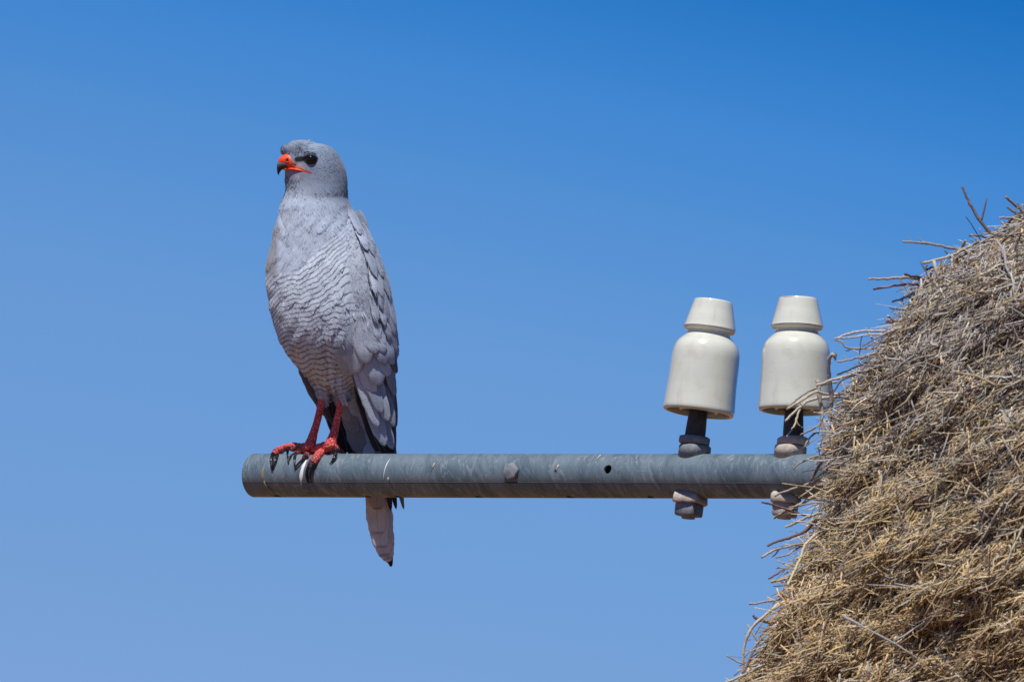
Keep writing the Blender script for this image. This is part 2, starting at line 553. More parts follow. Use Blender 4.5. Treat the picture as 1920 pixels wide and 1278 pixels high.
# through bolt: hexagonal head on the camera side, threaded end and nut on the far side
bx = along(984)
Mh = Matrix.Translation((bx, -R_PIPE + .0006, .001)) @ Matrix.Rotation(math.pi / 2, 4, 'X')
v, fl = hex_prism(17 * S, 9.5 * S, 0, 6, .10, .3)
me = mesh_np('bolt_head', xf(v, Mh), fl); jitter(me, .0005, 300)
link('bolt_head', me, m_nut, arm, smooth=False)
Mb = Matrix.Translation((bx, R_PIPE + .02, .001)) @ Matrix.Rotation(math.pi / 2, 4, 'X')
v, fl = tube_arrays([(bx, -R_PIPE, .001), (bx, R_PIPE + .028, .001)], [.0055, .0055], 14)
link('bolt_shank', mesh_np('bolt_shank', v, fl), m_nut, arm)
v, fl = hex_prism(15 * S, 9 * S, 0, 6, .10, .1)
link('nut', mesh_np('nut', xf(v, Matrix.Translation((bx, R_PIPE + .012, .001)) @ Matrix.Rotation(math.pi / 2, 4, 'X')), fl), m_nut, arm, smooth=False)


def skin_strip(name, px, a0, a1, w, mat, h=0.5, slant=0.0, n=14, wob=.5):
    """thin raised smear or drip lying on the pipe from angle a0 down to a1"""
    v = []
    for i, t in enumerate(np.linspace(0, 1, n)):
        ang = math.radians(a0 + (a1 - a0) * t)
        ww = w * math.sin(math.pi * min(.97, max(.06, t)) ** .8) * (1 + wob * .4 * math.sin(t * 9 + px))
        cx = px + slant * t
        for s_, hh in ((-1, .02), (-.5, h), (.5, h), (1, .02)):
            v.append(pipe_local(cx + ww * s_, ang, hh + .12))
    idx = np.arange(n * 4).reshape(n, 4)
    q = np.stack([idx[:-1, :-1], idx[:-1, 1:], idx[1:, 1:], idx[1:, :-1]], -1).reshape(-1, 4)
    o = link(name, mesh_np(name, np.array(v), q), mat, arm)
    return o


skin_strip('dropping', 592, 34, -38, 3.4, m_drop, 1.0, -5)
skin_strip('drip_stain', 516, 12, -24, 2.0, m_dirt, .3, 2)
skin_strip('drip_stain', 747, 40, -20, .8, m_drop, .5, -4)
for px, ang, ln in ((1068, 12, 9), (1136, 48, 4), (835, 16, 9), (752, -22, 8)):
    a = math.radians(ang)
    pts = [pipe_local(px - ln * .2, a - .22, .2), pipe_local(px, a, .8), pipe_local(px + ln * .12, a + .14, 1.4)]
    v, fl = tube_arrays(pts, np.array([.8, 1.4, 1.7]) * S, 7)
    link('split_pin', mesh_np('split_pin', v, fl), m_clay, arm)
v, fl = tube_arrays(catmull([pipe_local(519, math.radians(-24), .6), pipe_local(521, math.radians(-34), 1.8), pipe_local(526, math.radians(-50), 1.2), pipe_local(529, math.radians(-58), 3)], 9), np.linspace(1.9, .5, 9) * S, 6)
link('seed_husk', mesh_np('seed_husk', v, fl), m_dirt, arm)

# ------------------------------------------------------------------ insulators
def insulator(px, label, tilt, ring_mat, low_mat, spin, lift=0):
    A = axis_pt(px); kk = S * float((D + IV(A)[2] * S) / D)
    root = empty('insulator', A, label=label, category='insulator', group='porcelain insulators on the pipe')
    root.rotation_euler = (0, 0, -PSI)
    Rr = PR * S                              # pipe radius
    u = kk
    Rv = Matrix.Rotation(spin, 4, 'Z')
    # porcelain: lathe profile (radius, height above the pipe axis), from the crown round into the hollow petticoats
    pr = [(0, 337), (20, 337.3), (31, 337), (35, 335.6), (36.8, 333), (48.3, 288), (49.2, 284.5), (48.6, 281.5), (46.5, 279), (42.0, 277), (41.0, 275), (40.4, 272.5),
          (41.4, 270), (45, 267), (51, 261.5), (57, 254.5), (61.0, 246), (63.2, 236), (64.0, 224), (65.2, 180), (67.0, 142), (67.8, 130.5), (67.2, 125.5), (65.2, 123), (62, 123), (59.5, 125),
          (57, 150), (54, 200), (48, 214), (41, 210), (38.5, 180), (37.6, 132), (36.6, 127), (33.5, 126), (31.5, 129), (29, 170), (24, 235), (0, 240)]
    pr = catmull(np.array(pr), 150)
    pr[0, 0] = 0; pr[-1, 0] = 0
    pr[:, 0] = np.maximum(pr[:, 0], 0)
    v, fl = lathe(pr * u, 96)
    v[:, :2] += 0
    T = Matrix.Translation((0, 0, (125 + lift) * u)) @ tilt @ Matrix.Translation((0, 0, -125 * u))
    v = xf(v, T)
    me = mesh_np('porcelain', v, fl); jitter(me, .0004, 30)
    link('porcelain', me, m_porc, root)
    # pin
    zz = np.array([30, 60, 64, 90, 118, 150, 230.0]) * u
    v, fl = tube_arrays(np.stack([zz * 0, zz * 0, zz], -1), np.array([19.5, 19.5, 19.6, 19.2, 18.0, 17, 15]) * u, 20)
    me = mesh_np('pin', xf(v, T), fl); jitter(me, .0008, 140)
    link('pin', me, m_pin, root)
    # upper nut
    v, fl = hex_prism(31 * u, 16.5 * u, 58.5 * u, 8, .16, spin)
    me = mesh_np('nut', xf(v, Matrix.Translation((0, 0, -lift * u)) @ T), fl); jitter(me, .0012, 90); link('nut', me, ring_mat, root, smooth=False)
    # saddle washer that follows the pipe's curve (local x along the pipe)
    def saddle(z_far, r, sgn, n=28, sq=False):
        th = np.linspace(0, 2 * math.pi, n, endpoint=False)
        rr = np.full(n, r * u)
        if sq: rr = r * u / np.maximum(np.abs(np.cos(th)), np.abs(np.sin(th))).clip(.72, 1)
        top, bot = [], []
        for t, q_ in zip(th, rr):
            x, y = q_ * math.cos(t), q_ * math.sin(t)
            yy = min(abs(y), Rr * .96)
            bot.append((x, y, sgn * (math.sqrt(Rr ** 2 - yy ** 2) + .0004)))
            top.append((x, y, sgn * z_far * u))
        vv = bot + [(.93 * a[0], .93 * a[1], a[2] - 0) for a in top]
        vv2 = [(a[0], a[1], a[2] - sgn * .0012) for a in top]
        vv = np.array(bot + vv2 + [(.94 * a[0], .94 * a[1], a[2]) for a in top] + [(0, 0, sgn * (Rr + .0003)), (0, 0, sgn * z_far * u)])
        i = np.arange(n); j = np.roll(i, -1)
        qs = np.vstack([np.stack([i, j, j + n, i + n], -1), np.stack([i + n, j + n, j + 2 * n, i + 2 * n], -1)])
        ts = np.vstack([np.stack([j, i, np.full(n, 3 * n)], -1), np.stack([i + 2 * n, j + 2 * n, np.full(n, 3 * n + 1)], -1)])
        if sgn < 0: qs = qs[:, ::-1]; ts = ts[:, ::-1]
        return vv, [qs, ts]
    v, fl = saddle(57.6, 30, 1)
    me = mesh_np('saddle_washer', v, fl); jitter(me, .0012, 90); link('saddle_washer', me, ring_mat, root, smooth=False)
    v, fl = saddle(52, 26.5, -1, sq=True)
    me = mesh_np('saddle_washer', xf(v, Rv), fl); jitter(me, .0014, 80); link('saddle_washer', me, m_clay, root, smooth=False)
    v, fl = hex_prism(27 * u, 24 * u, -76 * u, 4, .09, spin + .62)
    me = mesh_np('lower_nut', v, fl); jitter(me, .0015, 80); link('lower_nut', me, low_mat, root, smooth=False)
    v, fl = tube_arrays([(0, 0, -81 * u), (0, 0, -60 * u)], [13 * u, 14 * u], 14)
    me = mesh_np('bolt_end', v, fl); jitter(me, .002, 90); link('bolt_end', me, low_mat, root, smooth=False)
    return root


fwd_local = Matrix.Rotation(PSI, 3, 'Z') @ Vector(f_)
insulator(1298, 'ivory porcelain insulator leaning on a dark pin, standing clear of the nest', Matrix.Rotation(math.radians(2.3), 4, fwd_local), m_nut, m_nut, .2, -3)
insulator(1477.5, 'ivory porcelain insulator partly covered by twigs at the edge of the nest', Matrix.Rotation(math.radians(-3.4), 4, fwd_local), m_clay, m_clay, .5, 0.5)

# ------------------------------------------------------------------ pole inside the nest
pole = empty('utility_pole', (pole_pt[0], pole_pt[1], 0), label='weathered wooden pole inside the straw nest at the right edge', category='pole')
ph = pole_pt[2] + .25
zz = np.linspace(-.6, ph, 30)
v, fl = tube_arrays(np.stack([zz * 0 + .16 * math.cos(PSI + math.pi / 2), zz * 0 + .16 * math.sin(PSI + math.pi / 2), zz], -1), np.linspace(.13, .10, 30), 28)
me = mesh_np('shaft', v, fl); jitter(me, .006, 5); link('shaft', me, m_wood, pole)

# ------------------------------------------------------------------ the hawk
# stations in photo pixels: y, centre x, half width, depth of centre, half depth
ST = np.array([
    (267, 572, 10, 0, 8), (269, 574, 22, 0, 18), (272, 577, 33, 0, 28), (277, 579, 41, 0, 35), (285, 580, 49.5, 0, 40), (295, 584, 52.5, 0, 43),
    (310, 589, 55.5, 0, 45), (325, 591.5, 57.5, 0, 46), (340, 593.5, 57.5, 0, 47), (355, 594, 57.5, 0, 49), (370, 592, 60, 2, 53), (385, 592, 66, 4, 60),
    (400, 594, 71, 6, 66), (425, 597, 81, 8, 74), (455, 601, 92, 10, 82), (490, 604, 103, 8, 88), (520, 606, 107, 5, 91), (550, 609, 107, 2, 92),
    (580, 612, 105, 1, 92), (610, 616, 102, 0, 89), (640, 622, 97, 1, 83), (665, 629, 89, 6, 74), (690, 637, 78, 15, 63), (715, 648, 62, 32, 50),
    (740, 660, 46, 54, 34), (770, 670, 32, 56, 24), (800, 678, 24, 54, 16), (830, 684, 19, 50, 12), (860, 690, 14, 44, 8)], float)
WG = np.array([   # wing: y, left, right, centre depth, half depth
    (384, 642, 659, 4, 24), (400, 633, 668, 0, 34), (425, 628, 682, -8, 48), (455, 624, 702, -14, 58), (490, 622, 716, -18, 64), (520, 622, 726, -21, 66), (550, 624, 735, -23, 66),
    (580, 628, 740, -23, 64), (620, 634, 745.5, -24, 59), (660, 641, 747.5, -24, 51), (700, 652, 744, -21, 41), (740, 668, 741, -17, 30), (770, 686, 742, -13, 23), (800, 698, 740, -6, 17), (850, 712, 741, 0, 10)], float)


def interp(tab, y, c): return np.interp(y, tab[:, 0], tab[:, c])


def front(px, py, wing=True):
    """depth of the bird's camera-side surface"""
    cx, a, d, b = (interp(ST, py, k) for k in (1, 2, 3, 4))
    t = np.clip(1 - ((px - cx) / a) ** 2, 0.05, 1)
    fd = d - b * np.sqrt(t)
    if wing:
        l, r, d2, b2 = (interp(WG, py, k) for k in (1, 2, 3, 4))
        cx2 = (l + r) / 2; a2 = (r - l) / 2 + 2
        t2 = 1 - ((px - cx2) / a2) ** 2
        fw = d2 - b2 * np.sqrt(np.clip(t2, 0.08, 1))
        ok = (t2 > -0.6) & (py > 384)
        fd = np.where(ok, np.minimum(fw, np.where(t > .06, fd, 999)), fd)
    return fd


def loft(st, seg=56):
    """rings in the plane across the view's vertical"""
    st = np.asarray(st, float); n = len(st)
    th = np.linspace(0, 2 * math.pi, seg, endpoint=False)
    px = st[:, 1][:, None] + st[:, 2][:, None] * np.cos(th)
    dd = st[:, 3][:, None] + st[:, 4][:, None] * np.sin(th)
    py = np.repeat(st[:, 0][:, None], seg, 1)
    v = V(px, py, dd).reshape(-1, 3)
    idx = np.arange(n * seg).reshape(n, seg)
    q = np.stack([idx[:-1], np.roll(idx[:-1], -1, 1), np.roll(idx[1:], -1, 1), idx[1:]], -1).reshape(-1, 4)
    c0, c1 = V(st[0, 1], st[0, 0] - 1, st[0, 3]), V(st[-1, 1], st[-1, 0] + 1, st[-1, 3])
    v = np.vstack([v, c0, c1]); k = n * seg
    t0 = np.stack([np.roll(idx[0], -1), idx[0], np.full(seg, k)], -1); t1 = np.stack([idx[-1], np.roll(idx[-1], -1), np.full(seg, k + 1)], -1)
    return v, [q, np.vstack([t0, t1])]


def ellipsoid(cx, cy, d, ra, rb, rd, rot=0.0):
    th = np.linspace(0, math.pi, 15)[1:-1]; ph_ = np.linspace(0, 2 * math.pi, 24, endpoint=False)
    X = ra * np.sin(th)[:, None] * np.cos(ph_); Y = np.repeat((rb * np.cos(th))[:, None], 24, 1); Z = rd * np.sin(th)[:, None] * np.sin(ph_)
    x2 = X * math.cos(rot) - Y * math.sin(rot); y2 = X * math.sin(rot) + Y * math.cos(rot)
    v = V(cx + x2, cy - y2, d + Z).reshape(-1, 3)
    n, seg = 13, 24
    idx = np.arange(n * seg).reshape(n, seg)
    q = np.stack([idx[:-1], np.roll(idx[:-1], -1, 1), np.roll(idx[1:], -1, 1), idx[1:]], -1).reshape(-1, 4)
    top = V(cx - rb * math.sin(-rot) * -1 * 0 + (-rb * math.sin(rot)), cy - rb * math.cos(rot), d); bot = V(cx + rb * math.sin(rot), cy + rb * math.cos(rot), d)
    v = np.vstack([v, top, bot]); k = n * seg
    return v, [q, np.vstack([np.stack([np.roll(idx[0], -1), idx[0], np.full(seg, k)], -1), np.stack([idx[-1], np.roll(idx[-1], -1), np.full(seg, k + 1)], -1)])]


def remesh(v, fl, voxel, smooth=4, fac=.5):
    me = mesh_np('tmp', v, fl); o = bpy.data.objects.new('tmp', me); COL.objects.link(o)
    bm = bmesh.new(); bm.from_mesh(me); bmesh.ops.recalc_face_normals(bm, faces=bm.faces); bm.to_mesh(me); bm.free()
    r = o.modifiers.new('r', 'REMESH'); r.mode = 'VOXEL'; r.voxel_size = voxel
    s_ = o.modifiers.new('s', 'SMOOTH'); s_.iterations = smooth; s_.factor = fac
    dg = bpy.context.evaluated_depsgraph_get(); dg.update()
    nm = bpy.data.meshes.new_from_object(o.evaluated_get(dg))
    bpy.data.objects.remove(o)
    return nm


def coords(me):
    a = np.empty(len(me.vertices) * 3, np.float32); me.vertices.foreach_get('co', a); return a.reshape(-1, 3).astype(float)


FOOT = V(605, 850, 10)
hawk = empty('hawk', FOOT, label='pale grey hawk with red legs and orange face perched on the pipe end', category='bird')
OFF = FOOT


def hv(v): return np.asarray(v) - OFF


parts = [loft(catmull(ST, 110))]
# near thigh and far thigh (feather trousers)
parts.append(loft(catmull([(590, 622, 8, 10, 8), (605, 622, 40, 0, 34), (630, 621, 50, 2, 42), (652, 622, 50, 0, 43), (672, 624, 44, -4, 38), (690, 627, 37, -6, 31), (710, 631, 28, -6, 24), (730, 637, 17, -4, 14), (742, 642, 11, -3, 10), (750, 643, 8, -3, 8)], 40)))
parts.append(loft(catmull([(575, 590, 8, 20, 8), (590, 588, 36, 18, 30), (615, 584, 42, 20, 36), (645, 585, 39, 20, 36), (675, 590, 36, 24, 32), (705, 598, 24, 27, 22), (728, 603, 15, 29, 12), (744, 605, 9, 30, 9), (752, 605, 7, 30, 7)], 40)))
# brow ridges, cheek, throat fluff
parts.append(ellipsoid(578, 284.5, -33, 20, 4.5, 9, math.radians(-10)))
parts.append(ellipsoid(556, 300, -22, 16, 18, 14))
parts.append(ellipsoid(557, 338, -8, 17, 14, 24))
v, fl = merge(parts)
bodyme = remesh(v, fl, 1.7 * S, 7, .5)

# -------- colour and bar fields (bird's own coordinates; x,y as seen square-on to the breast)
BIB = np.array([(490, 498), (505, 512), (521, 506), (530, 509), (545, 511), (558, 505), (575, 487), (592, 470), (605, 458), (622, 440), (640, 430)])


def seg_dist(px, py, a, b):
    a = np.array(a, float); b = np.array(b, float); d = b - a
    t = np.clip(((px - a[0]) * d[0] + (py - a[1]) * d[1]) / (d @ d), 0, 1)
    return np.hypot(px - a[0] - t * d[0], py - a[1] - t * d[1])


def sstep(x, a, b):
    t = np.clip((x - a) / (b - a), 0, 1); return t * t * (3 - 2 * t)


def plume_fields(P):
    px, py, d = IV(P)
    slope = np.where(px < 545, (545 - px) * .20 + np.maximum(0, 524 - px) * .9, 0) - np.where(px > 560, (px - 560) * (.22 + .5 * sstep(600 - py, 0, 130)), 0)
    wave = 3.0 * np.sin(px * .085 + py * .02) + 2.0 * np.sin(px * .19 - py * .05) + 5 * np.sin(px * .03 + py * .025)
    per = 9.3
    ph_ = (py - slope + wave * (.55 + .35 * sstep(py, 560, 640))) / per
    bib = np.interp(px, BIB[:, 0], BIB[:, 1])
    mask = sstep(py - bib, -2, 9)
    mask *= 1 - .55 * sstep(px - (650 - .25 * np.maximum(0, 520 - py)), -8, 30)
    mask *= np.where(py > 735, .35, 1)
    mask = np.where(d > 60, mask * .6, mask)
    base = np.array([.265, .325, .425])
    chest = np.array([.475, .545, .66]); belly = np.array([.63, .70, .80])
    k1 = sstep(py - (px - 560) * .45, 318, 385)[..., None]; k2 = mask[..., None]
    colr = base * (1 - k1) + chest * k1
    colr = colr * (1 - k2) + belly * k2
    # darker nape / mantle on the back and grey-brown mottling on the right breast
    back = sstep(px - (612 + (py - 340) * .25), 0, 34)[..., None] * (py < 420)[..., None]
    colr = colr * (1 - .22 * back)
    bib_ = (sstep(py, 330, 345) * (1 - sstep(py, 352, 366)) * (1 - sstep(px, 548, 566)))[..., None]
    colr = colr * (1 - .3 * bib_)
    # darker side of the neck
    side = (sstep(-(px - (522 + .0 * py)), -6, 8) * sstep(py, 380, 430) * (1 - sstep(py, 500, 540)))[..., None]
    colr = colr * (1 - side) + np.array([.33, .335, .375]) * side
    # black skin round the eye with the brow's shadow painted ahead, pale streak, gape
    nearside = d < 5
    ed = np.minimum(seg_dist(px, py, (557, 299), (575, 297)) - 4.6, np.hypot((px - 582) / 1.45, py - 298.0) - 9.5)
    em = (1 - sstep(ed, -1, 2.0)) * nearside
    colr = colr * (1 - em[..., None]) + np.array([.012, .012, .016]) * em[..., None]
    gd = np.minimum(seg_dist(px, py, (545, 316), (566, 319)) - 3.4, seg_dist(px, py, (564, 319), (580, 323.5)) - 1.5)
    gm = (1 - sstep(gd, -.5, 1.8)) * nearside
    colr = colr * (1 - gm[..., None]) + np.array([.62, .03, .025]) * gm[..., None]
    ld = np.minimum(seg_dist(px, py, (551, 308), (560, 313)) - 3.8, 99)
    lm = (1 - sstep(ld, -1, 2.5)) * nearside
    colr = colr * (1 - lm[..., None]) + np.array([.60, .22, .17]) * lm[..., None]
    pd = seg_dist(px, py, (559, 308), (572, 315)) - 2.6
    pm = (1 - sstep(pd, -1, 2.5)) * nearside * .8
    colr = colr * (1 - pm[..., None]) + np.array([.50, .42, .38]) * pm[..., None]
    cd = np.hypot((px - 560) / 1.6, py - 331) - 7
    cm = (1 - sstep(cd, -4, 6)) * nearside * .6
    colr = colr * (1 - cm[..., None]) + np.array([.36, .35, .40]) * cm[..., None]
    return ph_, mask, colr, np.maximum(np.maximum(em, gm), lm)


bc = coords(bodyme)
# gentle real unevenness of the plumage: clumps and furrows
bodyme.update()
nrm = np.empty(len(bodyme.vertices) * 3, np.float32); bodyme.vertices.foreach_get('normal', nrm); nrm = nrm.reshape(-1, 3)
px, py, dd = IV(bc)
amp = sstep(py, 350, 430) * .35
clump = (1.5 * np.sin(px * .11 + 1.7 * np.sin(py * .05)) * np.sin(py * .07 + px * .03) + 1.0 * np.sin(px * .23 + py * .06 + 2 * np.sin(py * .09)))
furrow = -3.5 * np.exp(-((px - (598 + (py - 560) * .10)) / 5) ** 2) * sstep(py, 560, 640) * (dd < 20)
furrow += -1.0 * np.exp(-((px - (531 + 6 * np.sin(py * .06))) / 3.5) ** 2) * sstep(py, 385, 410) * (1 - sstep(py, 490, 520)) * (dd < 20)
bc = bc + nrm * ((clump * amp + furrow) * S)[:, None]
bodyme.vertices.foreach_set('co', hv(bc).astype(np.float32).ravel()); bodyme.update()
ph_, mk, cl, _ = plume_fields(bc)
put_attrs(bodyme, {'phase': ph_, 'mask': mk, 'tint': cl})
body = link('body', bodyme, m_plume, hawk)

# -------- wing shell under the feathers, tinted dark as painted shade in their gaps
wst = np.stack([WG[:, 0], (WG[:, 1] + WG[:, 2]) / 2 + 1, (WG[:, 2] - WG[:, 1]) / 2 - 3, WG[:, 3] + 4, WG[:, 4] - 3], -1)[:-2]
v, fl = loft(catmull(wst, 50), 40)
n_ = len(v)
wing = link('wing', mesh_np('wing', hv(v), fl, {'phase': np.zeros(n_), 'mask': np.zeros(n_), 'tint': np.tile((.16, .165, .20), (n_, 1))}), m_plume, hawk)
# far wing: the mirror of it on the hidden side, tucked along the back
fw = wst.copy(); fw[:, 1] = np.interp(fw[:, 0], [384, 520, 700, 800], [640, 655, 668, 690]); fw[:, 2] *= .75; fw[:, 3] = np.interp(fw[:, 0], [384, 520, 700, 800], [50, 84, 90, 88]); fw[:, 4] = fw[:, 4].clip(6, 30) * .8
v, fl = loft(catmull(fw, 50), 40); n_ = len(v)
wing2 = link('wing', mesh_np('wing', hv(v), fl, {'phase': np.zeros(n_), 'mask': np.zeros(n_), 'tint': np.tile((.20, .205, .24), (n_, 1))}), m_plume, hawk)
tail = empty('tail', (0, 0, 0)); tail.parent = hawk


def feather(name, a, b, hw, parent, tone, lift=5, h=2, bend=0.0, drape=True, depth=None, mask=0.6, nu=14, nv=9, tip=1.0, root=.35, camber=1.3, tilt=0.0, thick=.5):
    """one feather from root a to tip b (photo pixel coordinates on the bird), laid over the bird's surface"""
    a = np.array(a, float); b = np.array(b, float); L = np.linalg.norm(b - a); dr = (b - a) / L; sd = np.array([-dr[1], dr[0]])
    t = 1 - (1 - np.linspace(0, 1, nu)) ** 1.35; s_ = np.linspace(-1, 1, nv)
    prof = (root + (1 - root) * np.minimum(1, t / .35) ** .7) * np.sqrt(np.clip(1 - (np.clip((t - .58) / .42, 0, 1)) ** (2.4 * tip), 0.0, 1)) + .02
    T, Q = np.meshgrid(t, s_, indexing='ij'); PRF = prof[:, None]
    rag = 1 + .05 * np.sin(T * 17 + hw * 3) + .05 * np.sin(T * 31 + a[0] + 2 * Q) + .03 * rng.standard_normal(T.shape)
    X = a[0] + dr[0] * L * T + sd[0] * (Q * hw * PRF * rag + bend * np.sin(math.pi * T))
    Y = a[1] + dr[1] * L * T + sd[1] * (Q * hw * PRF * rag + bend * np.sin(math.pi * T))
    if drape: dep = front(X, Y)
    else: dep = depth[0] + (depth[1] - depth[0]) * T
    off = -2 + (h + 2) * np.clip(T / .8, 0, 1) ** 1.5 + lift * T ** 1.3 - camber * np.abs(Q) ** 2 + .5 * np.exp(-(Q / .1) ** 2) + tilt * Q * hw
    top = V(X, Y, dep - off); bot = V(X, Y, dep - off + thick)
    n = nu * nv
    idx = np.arange(n).reshape(nu, nv)
    q = np.stack([idx[:-1, :-1], idx[1:, :-1], idx[1:, 1:], idx[:-1, 1:]], -1).reshape(-1, 4)
    vv = np.vstack([top.reshape(-1, 3), bot.reshape(-1, 3)])
    rim = np.concatenate([idx[:, 0], idx[-1, 1:], idx[::-1, -1][1:], idx[0, ::-1][1:-1]])
    rq = np.stack([rim, rim + n, np.roll(rim, -1) + n, np.roll(rim, -1)], -1)
    fl = [np.vstack([q, q[:, ::-1] + n, rq])]
    tone = np.asarray(tone, float) * (1 + .06 * rng.standard_normal())
    tt = np.concatenate([T.ravel()] * 2)
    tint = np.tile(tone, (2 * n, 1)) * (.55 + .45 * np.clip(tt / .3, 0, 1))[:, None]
    if name == 'tail_feather': tint = tint * (1 - .5 * np.exp(-((tt - .965) / .014) ** 2))[:, None]
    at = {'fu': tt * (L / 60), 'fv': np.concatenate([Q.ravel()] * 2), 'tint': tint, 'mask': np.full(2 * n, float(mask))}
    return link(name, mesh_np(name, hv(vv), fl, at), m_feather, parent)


G1 = (.385, .435, .53); G2 = (.29, .335, .42); G3 = (.50, .56, .66); BLK = (.018, .018, .022); DK = (.12, .125, .15)
rng = np.random.default_rng(11)
# primaries and secondaries (lowest layer, hanging free at the ends)
for a, b, hw, dpt, tone in (
        ((662, 700), (706, 846), 9, (-8, 4), BLK), ((672, 700), (722, 856), 9, (-10, 4), BLK), ((684, 700), (733, 862), 9, (-12, 2), BLK), ((700, 700), (740, 868), 8, (-10, 2), BLK),
        ((728, 640), (743, 800), 6, (4, 14), DK), ((730, 660), (741, 845), 5, (4, 12), DK)):
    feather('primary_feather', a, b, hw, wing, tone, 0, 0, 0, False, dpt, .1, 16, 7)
for a, b, hw, dpt, tone, h in (
        ((680, 672), (737, 842), 13, (-48, -26), G2, 1), ((672, 672), (722, 836), 15, (-56, -36), G1, 2), ((700, 660), (739, 800), 11, (-48, -32), G2, 2),
        ((664, 668), (709, 800), 12, (-60, -44), G3, 4), ((690, 650), (728, 790), 12, (-62, -46), G1, 5), ((676, 650), (716, 775), 12, (-64, -50), G2, 6)):
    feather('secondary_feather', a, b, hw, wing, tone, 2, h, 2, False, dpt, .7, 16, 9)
# rounded tertials and greater coverts
for a, b, hw, lift, h, tone in (
        ((655, 650), (700, 742), 15, 6, 4, G1), ((664, 640), (704, 745), 13, 7, 5, G3), ((715, 620), (741, 742), 9, 4, 3, G2), ((722, 590), (744, 700), 7, 4, 4, DK),
        ((688, 632), (711, 722), 18, 7, 7, G1), ((705, 625), (728, 705), 12, 5, 6, G3), ((718, 600), (737, 684), 9, 5, 7, G1), ((700, 610), (722, 685), 12, 5, 8, G2),
        ((640, 585), (654, 706), 18, 5, 4, G1), ((656, 585), (667, 700), 20, 5, 5, G3), ((676, 585), (687, 682), 18, 5, 6, G3), ((692, 600), (704, 664), 13, 5, 6, G1), ((706, 600), (720, 662), 10, 5, 6, G1)):
    feather('covert_feather', a, b, hw, wing, tone, lift, h, 1.5, mask=.55)
# median and lesser coverts in overlapping rows; dark ones paint shade gaps between them
for a, b, hw, h, tone in (
        ((692, 488), (705, 552), 6, 4, G3), ((702, 505), (716, 580), 6, 4, G1), ((708, 540), (723, 612), 6, 4, G3), ((694, 545), (706, 606), 7, 3, G1), ((718, 560), (731, 640), 6, 4, G1),
        ((700, 588), (711, 640), 7, 3, G3), ((690, 512), (700, 540), 5, 2, DK), ((706, 520), (712, 548), 4, 2, DK)):
    feather('covert_feather', a, b, hw, wing, tone, 2.5, h + 1, random.uniform(-2, 2), mask=.8, camber=1.4, tip=.9)
# scapulars: longer dark-edged feathers down the right flank, overhanging the wing
for a, b, hw, h, tone in (
        ((714, 545), (745, 672), 6, 9, G2), ((704, 500), (740, 628), 8, 9, G1), ((712, 520), (742, 610), 6, 10, G3), ((694, 478), (728, 600), 8, 10, G1), ((700, 470), (733, 560), 7, 11, G2), ((684, 452), (718, 558), 9, 11, G3),
        ((690, 442), (719, 520), 7, 12, G2), ((672, 426), (706, 520), 8, 12, G1), ((676, 416), (702, 478), 7, 12, G2), ((656, 398), (690, 470), 8, 12, G1), ((650, 385), (677, 440), 7, 12, G2)):
    feather('scapular_feather', a, b, hw, wing, tone, 2.0, h - 6.5, -2, mask=.3, tip=.7, camber=1.2)

# far wing: dark primaries seen in shade behind the legs, and the same rows on the hidden side
for a, b, hw, dpt in (((590, 672), (620, 790), 12, (52, 60)), ((588, 690), (648, 852), 12, (56, 66)), ((612, 690), (664, 860), 12, (58, 70)), ((640, 700), (676, 866), 13, (56, 56)), ((566, 684), (612, 780), 10, (50, 58)),
                      ((655, 720), (692, 868), 11, (58, 56)), ((665, 700), (704, 862), 10, (60, 56)), ((680, 700), (716, 872), 10, (60, 56)), ((700, 700), (733, 958), 8, (60, 40)), ((706, 720), (743, 955), 7, (62, 42))):
    feather('primary_feather', a, b, hw, wing2, BLK, 0, 0, 0, False, dpt, .1, 16, 7)
feather('primary_feather', (712, 700), (757, 955), 6.5, wing2, (.20, .21, .22), 0, 0, 0, False, (64, 46), .3, 18, 7)
for k in range(5):
    feather('secondary_feather', (556 + k * 4, 668 + 4 * k), (598 + k * 8, 762 + 10 * k), 7, wing2, (.13, .12, .13), 0, 0, 2, False, (40 + k * 2, 50 + k * 3), .3, 14, 7)
for y in np.arange(740, 420, -34.0):      # back of the far wing
    for x in np.arange(interp(fw, y, 1) - 26, interp(fw, y, 1) + 34, 17.0):
        feather('covert_feather', (x, y - 40), (x + 12, y + 20), 13, wing2, G2, -5, 0, 0, False, (interp(fw, y, 3) + 26, interp(fw, y, 3) + 22), .4, 7, 5, thick=-.5)

# undertail coverts and tail feathers
UT = (.30, .285, .29)
for a, b, hw, dpt, tone in (((650, 736), (678, 852), 17, (34, 40), UT), ((646, 734), (668, 812), 14, (32, 36), UT), ((655, 745), (688, 866), 14, (38, 44), (.34, .33, .34)), ((641, 742), (655, 790), 9, (26, 36), (.36, .35, .36))):
    feather('undertail_covert', a, b, hw, tail, tone, 2, 1, 3, False, dpt, .35, 16, 9)
TL = (.68, .67, .68); TB = (.022, .02, .022)
for a, b, hw, dpt, tone, ms in (
        ((713, 845), (733, 1062), 9, (54, 66), TB, 0), ((710, 845), (730, 1056), 13, (52, 64), TB, 0),
        ((708, 845), (727, 1053), 18, (50, 61), TL, .2), ((704, 845), (721, 1047), 19, (48, 58), TL, .2), ((704, 845), (714, 1031), 20, (46, 54), TL, .2), ((704, 845), (709, 1004), 19, (44, 51), TL, .2), ((705, 845), (708, 956), 17, (42, 47), (.50, .47, .47), .2)):
    feather('tail_feather', a, b, hw, tail, tone, 2, 0, 2, False, dpt, ms, 44, 9, tip=1.5, camber=1.2)

